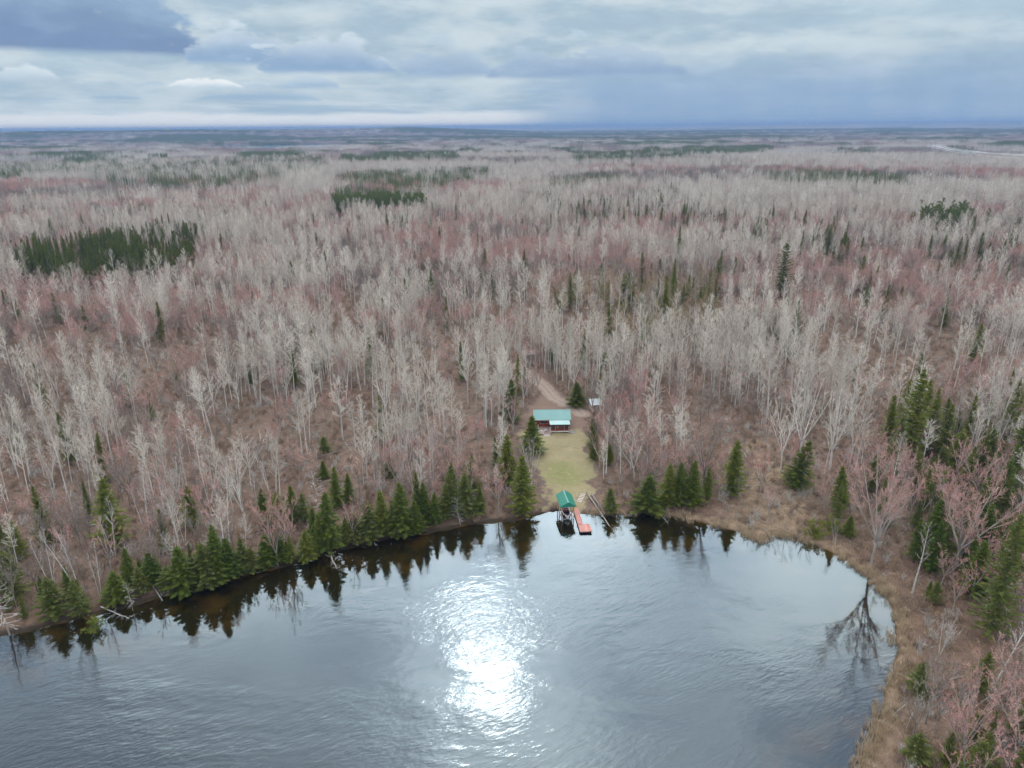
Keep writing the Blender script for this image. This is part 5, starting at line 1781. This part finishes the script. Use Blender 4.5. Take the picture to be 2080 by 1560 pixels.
for i in range(len(x)):
    k = str(names[i])
    lo, hi = hh[k]
    H_ = lo + (hi - lo) * RNG.random()
    if RNG.random() < 0.22: H_ *= RNG.uniform(0.6, 0.85)
    if v[i] > 900: H_ *= 0.88
    if sdv[i] < 8 and k in ('fir', 'cedar'): H_ *= 0.6
    TREES.append(dict(kind=k, P=(x[i], y[i], z[i]), H=H_, wide=RNG.uniform(0.88, 1.2), rz=RNG.uniform(0, 6.28), var=int(RNG.integers(0, 16)),
                      lean=(RNG.normal(0, 0.03), RNG.normal(0, 0.03)), label=None, hero=False))

# which trees show largest: these are individuals, the rest of a kind is one mass
P_ = np.array([t['P'] for t in TREES]); H_ = np.array([t['H'] for t in TREES])
mid = P_.copy(); mid[:, 2] += H_ * 0.6
mu, mv = project(mid)
dist = np.linalg.norm(P_ - np.array([0, 0, CAMH]), axis=1)
size = H_ * F / dist
vis = (mu > -15) & (mu < 2095) & (mv < 1570)
per = {}
order = np.argsort(-size)
indiv = []
for i in order:
    t = TREES[i]
    if t['hero']:
        if vis[i]: indiv.append(i)
        continue
    nm = SPECIES[t['kind']][0]
    LIM = {'evergreen_bush': 20, 'aspen_tree': 270, 'maple_tree': 230, 'hardwood_tree': 110, 'spruce_tree': 90, 'fir_tree': 60, 'cedar_tree': 60, 'tamarack_tree': 60, 'birch_tree': 80, 'dead_tree': 40, 'pine_tree': 60}[nm]
    if vis[i] and per.get(nm, 0) < LIM:
        per[nm] = per.get(nm, 0) + 1
        indiv.append(i)
indiv_set = set(indiv)

ANCH = [('the red cabin', (11, 180)), ('the lone lawn fir', at(1080, 922)), ('the yellow-green lawn-edge fir', at(1031, 985)), ('the boat shelter', (11.5, 138)), ('the white snag in the lake', at(672, 1128)),
        ('the low waterside bush', at(196, 1272)), ('the ragged west bank fir', at(236, 1106)), ('the twin firs at the reed edge', at(1395, 1026)),
        ('the round dark shore tree', at(1315, 1040)), ('the tan meadow', at(1560, 980)), ('the forked reed-bank birch', at(1853, 1205)), ('the widest white-crowned aspen', at(1685, 955)),
        ('the large east bank spruce', at(2010, 1290)), ('the crooked white birch', at(2012, 1405)), ('the bend of the driveway', at(1110, 792)), ('the grey shed', at(1203, 830)),
        ('the firs behind the shed', at(1235, 775)), ('the big maple above the reeds', at(1768, 1150)), ('the tallest east bank fir', at(1842, 930)), ('the small lone fir', at(791, 968)),
        ('the tall open-branched spruce', at(1585, 603)), ('the tamarack swamp spire', at(1376, 540)), ('the dark west spruce stand', at(220, 530)), ('the far pine plantation', at(770, 415)),
        ('the outbuilding behind the cabin', at(1073, 728)), ('the short open spruce', at(1756, 630)), ('the bushy east bank pine', at(1878, 1085)), ('the pale leaning dead tree', at(935, 1066)),
        ('the slim far west fir', at(360, 775)), ('the thin leaning birch', at(1696, 1108)), ('the dull dark-trunked hardwood', at(1428, 1010)), ('the far spreading pine', at(1866, 446)),
        ('the craggy far pine', at(2001, 470)), ('the middle aspens spruce', at(1470, 712)), ('the east aspens spruce', at(1733, 785)), ('the stout west bank birches', at(165, 1215))]
AX = np.array([a[1][:2] for a in ANCH])
ONES = ['', 'first', 'second', 'third', 'fourth', 'fifth', 'sixth', 'seventh', 'eighth', 'ninth', 'tenth', 'eleventh', 'twelfth', 'thirteenth', 'fourteenth', 'fifteenth', 'sixteenth', 'seventeenth', 'eighteenth', 'nineteenth']
TENS = {2: 'twent', 3: 'thirt', 4: 'fort', 5: 'fift', 6: 'sixt', 7: 'sevent', 8: 'eight', 9: 'ninet'}


def ordinal(n):
    if n < 20: return ONES[n]
    t, o = divmod(n, 10)
    if t >= 10: return 'hundred and ' + ordinal(n - 100) if n > 100 else 'hundredth'
    return TENS[t] + 'ieth' if o == 0 else TENS[t] + 'y-' + ONES[o]


LOOK = {'aspen': 'slim pale aspen', 'broad_aspen': 'broad-crowned pale aspen', 'birch': 'white-trunked birch', 'maple': 'red-budded maple', 'big_maple': 'big red-budded maple', 'hardwood': 'dull brown hardwood',
        'fir': 'green pointed fir', 'gold_fir': 'yellow-green fir', 'cedar': 'olive ragged cedar', 'spruce': 'dark narrow spruce', 'open_spruce': 'open-branched spruce', 'pine': 'dark bushy pine', 'big_spruce': 'large green spruce', 'bush': 'bright evergreen bush',
        'tamarack': 'tan leafless tamarack', 'lichen_snag': 'grey dead tree', 'dead_snag': 'white dead stub'}
buck = {}
for i in indiv:
    t = TREES[i]
    if t['label']: continue
    d = np.hypot(AX[:, 0] - t['P'][0], AX[:, 1] - t['P'][1])
    a = int(np.argmin(d))
    buck.setdefault((LOOK[t['kind']], a), []).append((d[a], i))
for (look, a), lst in buck.items():
    lst.sort()
    for n, (_, i) in enumerate(lst):
        TREES[i]['label'] = f'{look}, {ordinal(n + 1)} one out from {ANCH[a][0]}'
for i in indiv:
    t = TREES[i]
    place_tree(t['kind'], t['P'], t['H'], t['wide'], t['rz'], t['label'], t['var'], t['lean'])


# masses: one object of a kind, instancing tree shapes on points
def proto(coll, name, mb, mats):
    o = bpy.data.objects.new(name, mb.mesh(name, mats))
    coll.objects.link(o)


def merged(tc_list, tm, cm):
    """trunk+crown in one builder: materials tm + cm"""
    t, c = tc_list
    m = MB(); m.add(t); m.add(c, matoff=1)
    return m, [tm] + cm


def mass(name, label, cat, protos, pts, idx, rots, scl):
    coll = bpy.data.collections.new(name + '_shapes')
    for k, (mb, mats) in enumerate(protos):
        proto(coll, f'{name}_shape_{k:03d}', mb, mats)
    me = bpy.data.meshes.new(name)
    me.vertices.add(len(pts))
    me.vertices.foreach_set('co', np.asarray(pts, np.float32).ravel())
    for nm, typ, dat, fld in (('idx', 'INT', idx, 'value'), ('rot', 'FLOAT_VECTOR', rots, 'vector'), ('scl', 'FLOAT_VECTOR', scl, 'vector')):
        a = me.attributes.new(nm, typ, 'POINT')
        a.data.foreach_set(fld, np.asarray(dat, np.int32 if typ == 'INT' else np.float32).ravel())
    me.update()
    o = link(bpy.data.objects.new(name, me))
    tag(o, label, cat, kind='stuff')
    ng = bpy.data.node_groups.new(name, 'GeometryNodeTree')
    ng.interface.new_socket('Geometry', in_out='INPUT', socket_type='NodeSocketGeometry')
    ng.interface.new_socket('Geometry', in_out='OUTPUT', socket_type='NodeSocketGeometry')
    N = ng.nodes
    gi, go = N.new('NodeGroupInput'), N.new('NodeGroupOutput')
    ci = N.new('GeometryNodeCollectionInfo')
    ci.inputs['Collection'].default_value = coll
    ci.inputs['Separate Children'].default_value = True
    ci.inputs['Reset Children'].default_value = True
    ip = N.new('GeometryNodeInstanceOnPoints')
    ip.inputs['Pick Instance'].default_value = True
    def na(nm, typ):
        a = N.new('GeometryNodeInputNamedAttribute'); a.data_type = typ
        a.inputs['Name'].default_value = nm
        return a.outputs['Attribute']
    L = ng.links
    L.new(gi.outputs[0], ip.inputs['Points'])
    L.new(ci.outputs[0], ip.inputs['Instance'])
    L.new(na('idx', 'INT'), ip.inputs['Instance Index'])
    e2r = N.new('FunctionNodeEulerToRotation')
    L.new(na('rot', 'FLOAT_VECTOR'), e2r.inputs[0])
    L.new(e2r.outputs[0], ip.inputs['Rotation'])
    L.new(na('scl', 'FLOAT_VECTOR'), ip.inputs['Scale'])
    L.new(ip.outputs[0], go.inputs[0])
    md_ = o.modifiers.new('scatter', 'NODES')
    md_.node_group = ng
    return o


# clump and stand shapes for the middle and far distance
def lod_tree(kind, seed, lod):
    if kind == 'aspen':
        return bare_tree(seed, H=18, cs=0.38, n1=15 if lod == 1 else 6, n2=4 if lod == 1 else 2, n3=2 if lod == 1 else 0, reach=0.17, a0=55, a1=22, r0=0.17, tw=0.13, lod=1)
    if kind == 'maple':
        return bare_tree(seed, H=13, fork=3, n1=15 if lod == 1 else 6, n2=5 if lod == 1 else 2, n3=3 if lod == 1 else 2, reach=0.24, a1=28, r0=0.16, tw=0.15 if lod == 1 else 0.35, bud=0.85, lod=1)
    if kind == 'hardwood':
        return bare_tree(seed, H=13, fork=3, n1=15 if lod == 1 else 6, n2=5 if lod == 1 else 2, n3=2 if lod == 1 else 1, reach=0.24, a1=26, r0=0.16, tw=0.14 if lod == 1 else 0.3, lod=1)
    return conifer(seed, 15, 2.0, lod=lod, ragged=0.3)


LODM = {'aspen': ('bark_aspen', ['twig_aspen', 'twig_aspen']), 'maple': ('bark_maple', ['twig_maple', 'bud_maple']), 'hardwood': ('bark_hardwood', ['twig_hardwood', 'twig_hardwood']), 'spruce': ('bark_conifer', ['needle_pine', 'twig_dead'])}


def clump(kind, seed, n, side, lod):
    R = random.Random(seed)
    m = MB()
    trees = [lod_tree(kind, seed * 31 + j, lod) for j in range(min(n, 7))]
    for j in range(n):
        t, c = trees[j % len(trees)]
        off = (R.uniform(-side / 2, side / 2), R.uniform(-side / 2, side / 2), 0)
        s = R.uniform(0.75, 1.12); rt = R.uniform(0, 6.28)
        m.add(t, off, s, rt); m.add(c, off, s, rt, 1)
    return m, [LODM[kind][0]] + LODM[kind][1]


MASS_DEF = {
    'aspen_woods': (['aspen', 'broad_aspen', 'birch', 'lichen_snag'], 'aspen', 'sea of pale bare aspen woods running to the horizon', 'woods'),
    'maple_woods': (['maple', 'big_maple'], 'maple', 'pink-red haze of budding maples through the woods', 'woods'),
    'hardwood_woods': (['hardwood', 'tamarack'], 'hardwood', 'dull brown leafless woods in darker bands', 'woods'),
    'conifer_woods': (['fir', 'gold_fir', 'cedar', 'spruce', 'open_spruce', 'pine'], 'spruce', 'dark green conifer stands scattered through the far woods', 'woods'),
}
# middle distance clumps and far stands
def far_points(r0, r1, step):
    fx, fy = jitter(r0, r1, step, 150)
    fz = height(fx, fy)
    ok = ~in_poly(fx, fy, FARLAKE)
    fx, fy, fz = fx[ok], fy[ok], fz[ok]
    u, v, mp, hw, co, ck, dens = species_fields(fx, fy, fz)
    q = RNG.random(len(fx))
    nm = np.where(q < co, 'spruce', np.where(q < co + (1 - co) * mp, 'maple', np.where(q < co + (1 - co) * (mp + hw * (1 - mp)), 'hardwood', 'aspen')))
    gapm = sstep(fbm(fx / 130, fy / 90, 91, 3), 0.30, 0.45)
    ok = RNG.random(len(fx)) < 0.25 + 0.75 * gapm
    return fx[ok], fy[ok], fz[ok], nm[ok]


MIDP = far_points(712, 1900, 10.5)
FARP = far_points(1890, 9500, 40)
for name, (kinds, lk, label, cat) in MASS_DEF.items():
    protos, first = [], {}
    for k in kinds:
        first[k] = len(protos)
        for t in KIND[k]:
            protos.append(merged((t[2], t[3]), t[4], t[5]))
    i_mid = len(protos)
    for s in range(6):
        protos.append(clump(lk, 900 + s, 8, 11.5, 1))
    i_far = len(protos)
    for s in range(5):
        protos.append(clump(lk, 950 + s, 70, 44, 2))
    pts, idx, rots, scl = [], [], [], []
    for i, t in enumerate(TREES):
        if i in indiv_set or t['kind'] not in kinds: continue
        s = t['H'] / BASEH[t['kind']]
        pts.append(t['P']); idx.append(first[t['kind']] + t['var'] % len(KIND[t['kind']])); rots.append((t['lean'][0], t['lean'][1], t['rz'])); scl.append((s * t['wide'], s * t['wide'], s))
    for (fx, fy, fz, nm), i0, n in ((MIDP, i_mid, 6), (FARP, i_far, 5)):
        for j in np.nonzero(nm == lk)[0]:
            pts.append((fx[j], fy[j], fz[j])); idx.append(i0 + int(RNG.integers(0, n))); rots.append((0, 0, RNG.uniform(0, 6.28)))
            s = RNG.uniform(0.8, 1.15); scl.append((1, 1, s))
    mass(name, label, cat, protos, pts, idx, rots, scl)

# ------------------------------------------------------------------ brush, reeds and dry grass
x, y = jitter(60, 440, 2.0)
sdv = shore_dist(x, y)
ok = (sdv > 0.6) & free_of_things(x, y, 0.4)
x, y, sdv = x[ok], y[ok], sdv[ok]
u, v = project(np.stack([x, y, height(x, y)], 1))
kp = 0.35 + 0.6 * sstep(fbm(x / 14, y / 14, 101, 3), 0.4, 0.65)
kp = np.where(in_poly(x, y, MARSH), 0.55, kp)
kp = np.where((u > 1700) & (v > 900), np.maximum(kp, 0.95), kp)
kp = np.where((sdv < 3) & (u > 1500), kp * 0.5, kp)
ok = RNG.random(len(x)) < kp
x, y = x[ok], y[ok]
n = len(x)
mass('undergrowth', 'reddish brown twiggy brush covering the woodland floor', 'brush', [(brush(700 + i, 2.0, 30, 0.07, 0.85), ['twig_brush']) for i in range(5)] + [(brush(720 + i, 2.6, 26, 0.055, 0.7), ['twig_dead']) for i in range(2)],
     np.stack([x, y, height(x, y)], 1), RNG.choice(7, n, p=[.17, .17, .16, .16, .16, .09, .09]), np.stack([np.zeros(n), np.zeros(n), RNG.uniform(0, 6.28, n)], 1), RNG.uniform(0.5, 1.2, n)[:, None] * np.ones((1, 3)))

x, y = jitter(60, 330, 6.0)
ok = (shore_dist(x, y) > 3.5) & free_of_things(x, y, 2.5) & (RNG.random(len(x)) < 0.75)
x, y = x[ok], y[ok]
n = len(x)
mass('deadfall_sticks', 'litter of fallen grey sticks over the forest floor', 'sticks', [(sticks(790 + i), ['log_grey']) for i in range(5)],
     np.stack([x, y, height(x, y)], 1), RNG.integers(0, 5, n), np.stack([np.zeros(n), np.zeros(n), RNG.uniform(0, 6.28, n)], 1), RNG.uniform(0.7, 1.3, n)[:, None] * np.ones((1, 3)))

sx_ = np.arange(10, 75, 0.55); sy_ = np.arange(50, 215, 0.55)
GX, GY = np.meshgrid(sx_, sy_)
x = GX.ravel() + RNG.uniform(-0.3, 0.3, GX.size); y = GY.ravel() + RNG.uniform(-0.3, 0.3, GX.size)
sdv = shore_dist(x, y)
u, v = project(np.stack([x, y, np.zeros(len(x))], 1))
band = (sdv > -1.1) & (sdv < 2.6) & (u > 1222) & ((u < 1295) | (u > 1338))
wide = sstep(u, 1380, 1480) * 0.6 + 0.4
kp = np.where(band, 0.85 * sstep(sdv, 2.6, 0.8) * wide * sstep(fbm(x / 2.2, y / 2.2, 111, 3), 0.34, 0.58), 0)
kp = np.where((sdv > -0.6) & (sdv < 1.5) & (u > 1185) & (u <= 1222), 0.35, kp)
ok = (RNG.random(len(x)) < kp) & (np.abs(x - 14.5) > 1.6)
rx_, ry_ = x[ok], y[ok]
n = len(rx_)
mass('reeds', 'belt of dry tan reeds fringing the lake beyond the dock', 'reeds', [(tuft(740 + i, 1.5, 24, 0.05, 0.25, 0.55), ['reed']) for i in range(4)],
     np.stack([rx_, ry_, np.maximum(height(rx_, ry_), -0.25)], 1), RNG.integers(0, 4, n), np.stack([np.zeros(n), np.zeros(n), RNG.uniform(0, 6.28, n)], 1), RNG.uniform(0.6, 1.1, n)[:, None] * np.ones((1, 3)))
kp = np.where(in_poly(x, y, MARSH), 0.3, 0) + np.where((sdv > 1) & (sdv < 16) & (u > 1640), 0.22, 0)
ok = (RNG.random(len(x)) < kp) & (sdv > 0.3)
rx_, ry_ = x[ok], y[ok]
n = len(rx_)
mass('dry_grass', 'matted tan dead grass on the wet meadow behind the reeds', 'grass', [(tuft(760 + i, 0.75, 20, 0.05, 0.7, 0.5), ['dry_grass']) for i in range(3)],
     np.stack([rx_, ry_, height(rx_, ry_)], 1), RNG.integers(0, 3, n), np.stack([np.zeros(n), np.zeros(n), RNG.uniform(0, 6.28, n)], 1), RNG.uniform(0.6, 1.2, n)[:, None] * np.ones((1, 3)))

# ------------------------------------------------------------------ air: a closed box of thin haze round everything
HZ = bpy.data.materials.new('haze_air')
HZ.use_nodes = True
hg = Nodes(HZ.node_tree)
ho = hg.new('ShaderNodeOutputMaterial')
pv_ = hg.new('ShaderNodeVolumePrincipled')
pv_.inputs['Color'].default_value = (0.27, 0.40, 0.64, 1)
pv_.inputs['Density'].default_value = 1.25e-4
hg.t.links.new(pv_.outputs[0], ho.inputs['Volume'])
b = MB(); b.box((-75000, -2000, -4), (75000, 75000, 124))
hz_o = b.obj('haze', [HZ])
tag(hz_o, 'thin bluish haze filling the air over the woods', 'haze', kind='stuff')
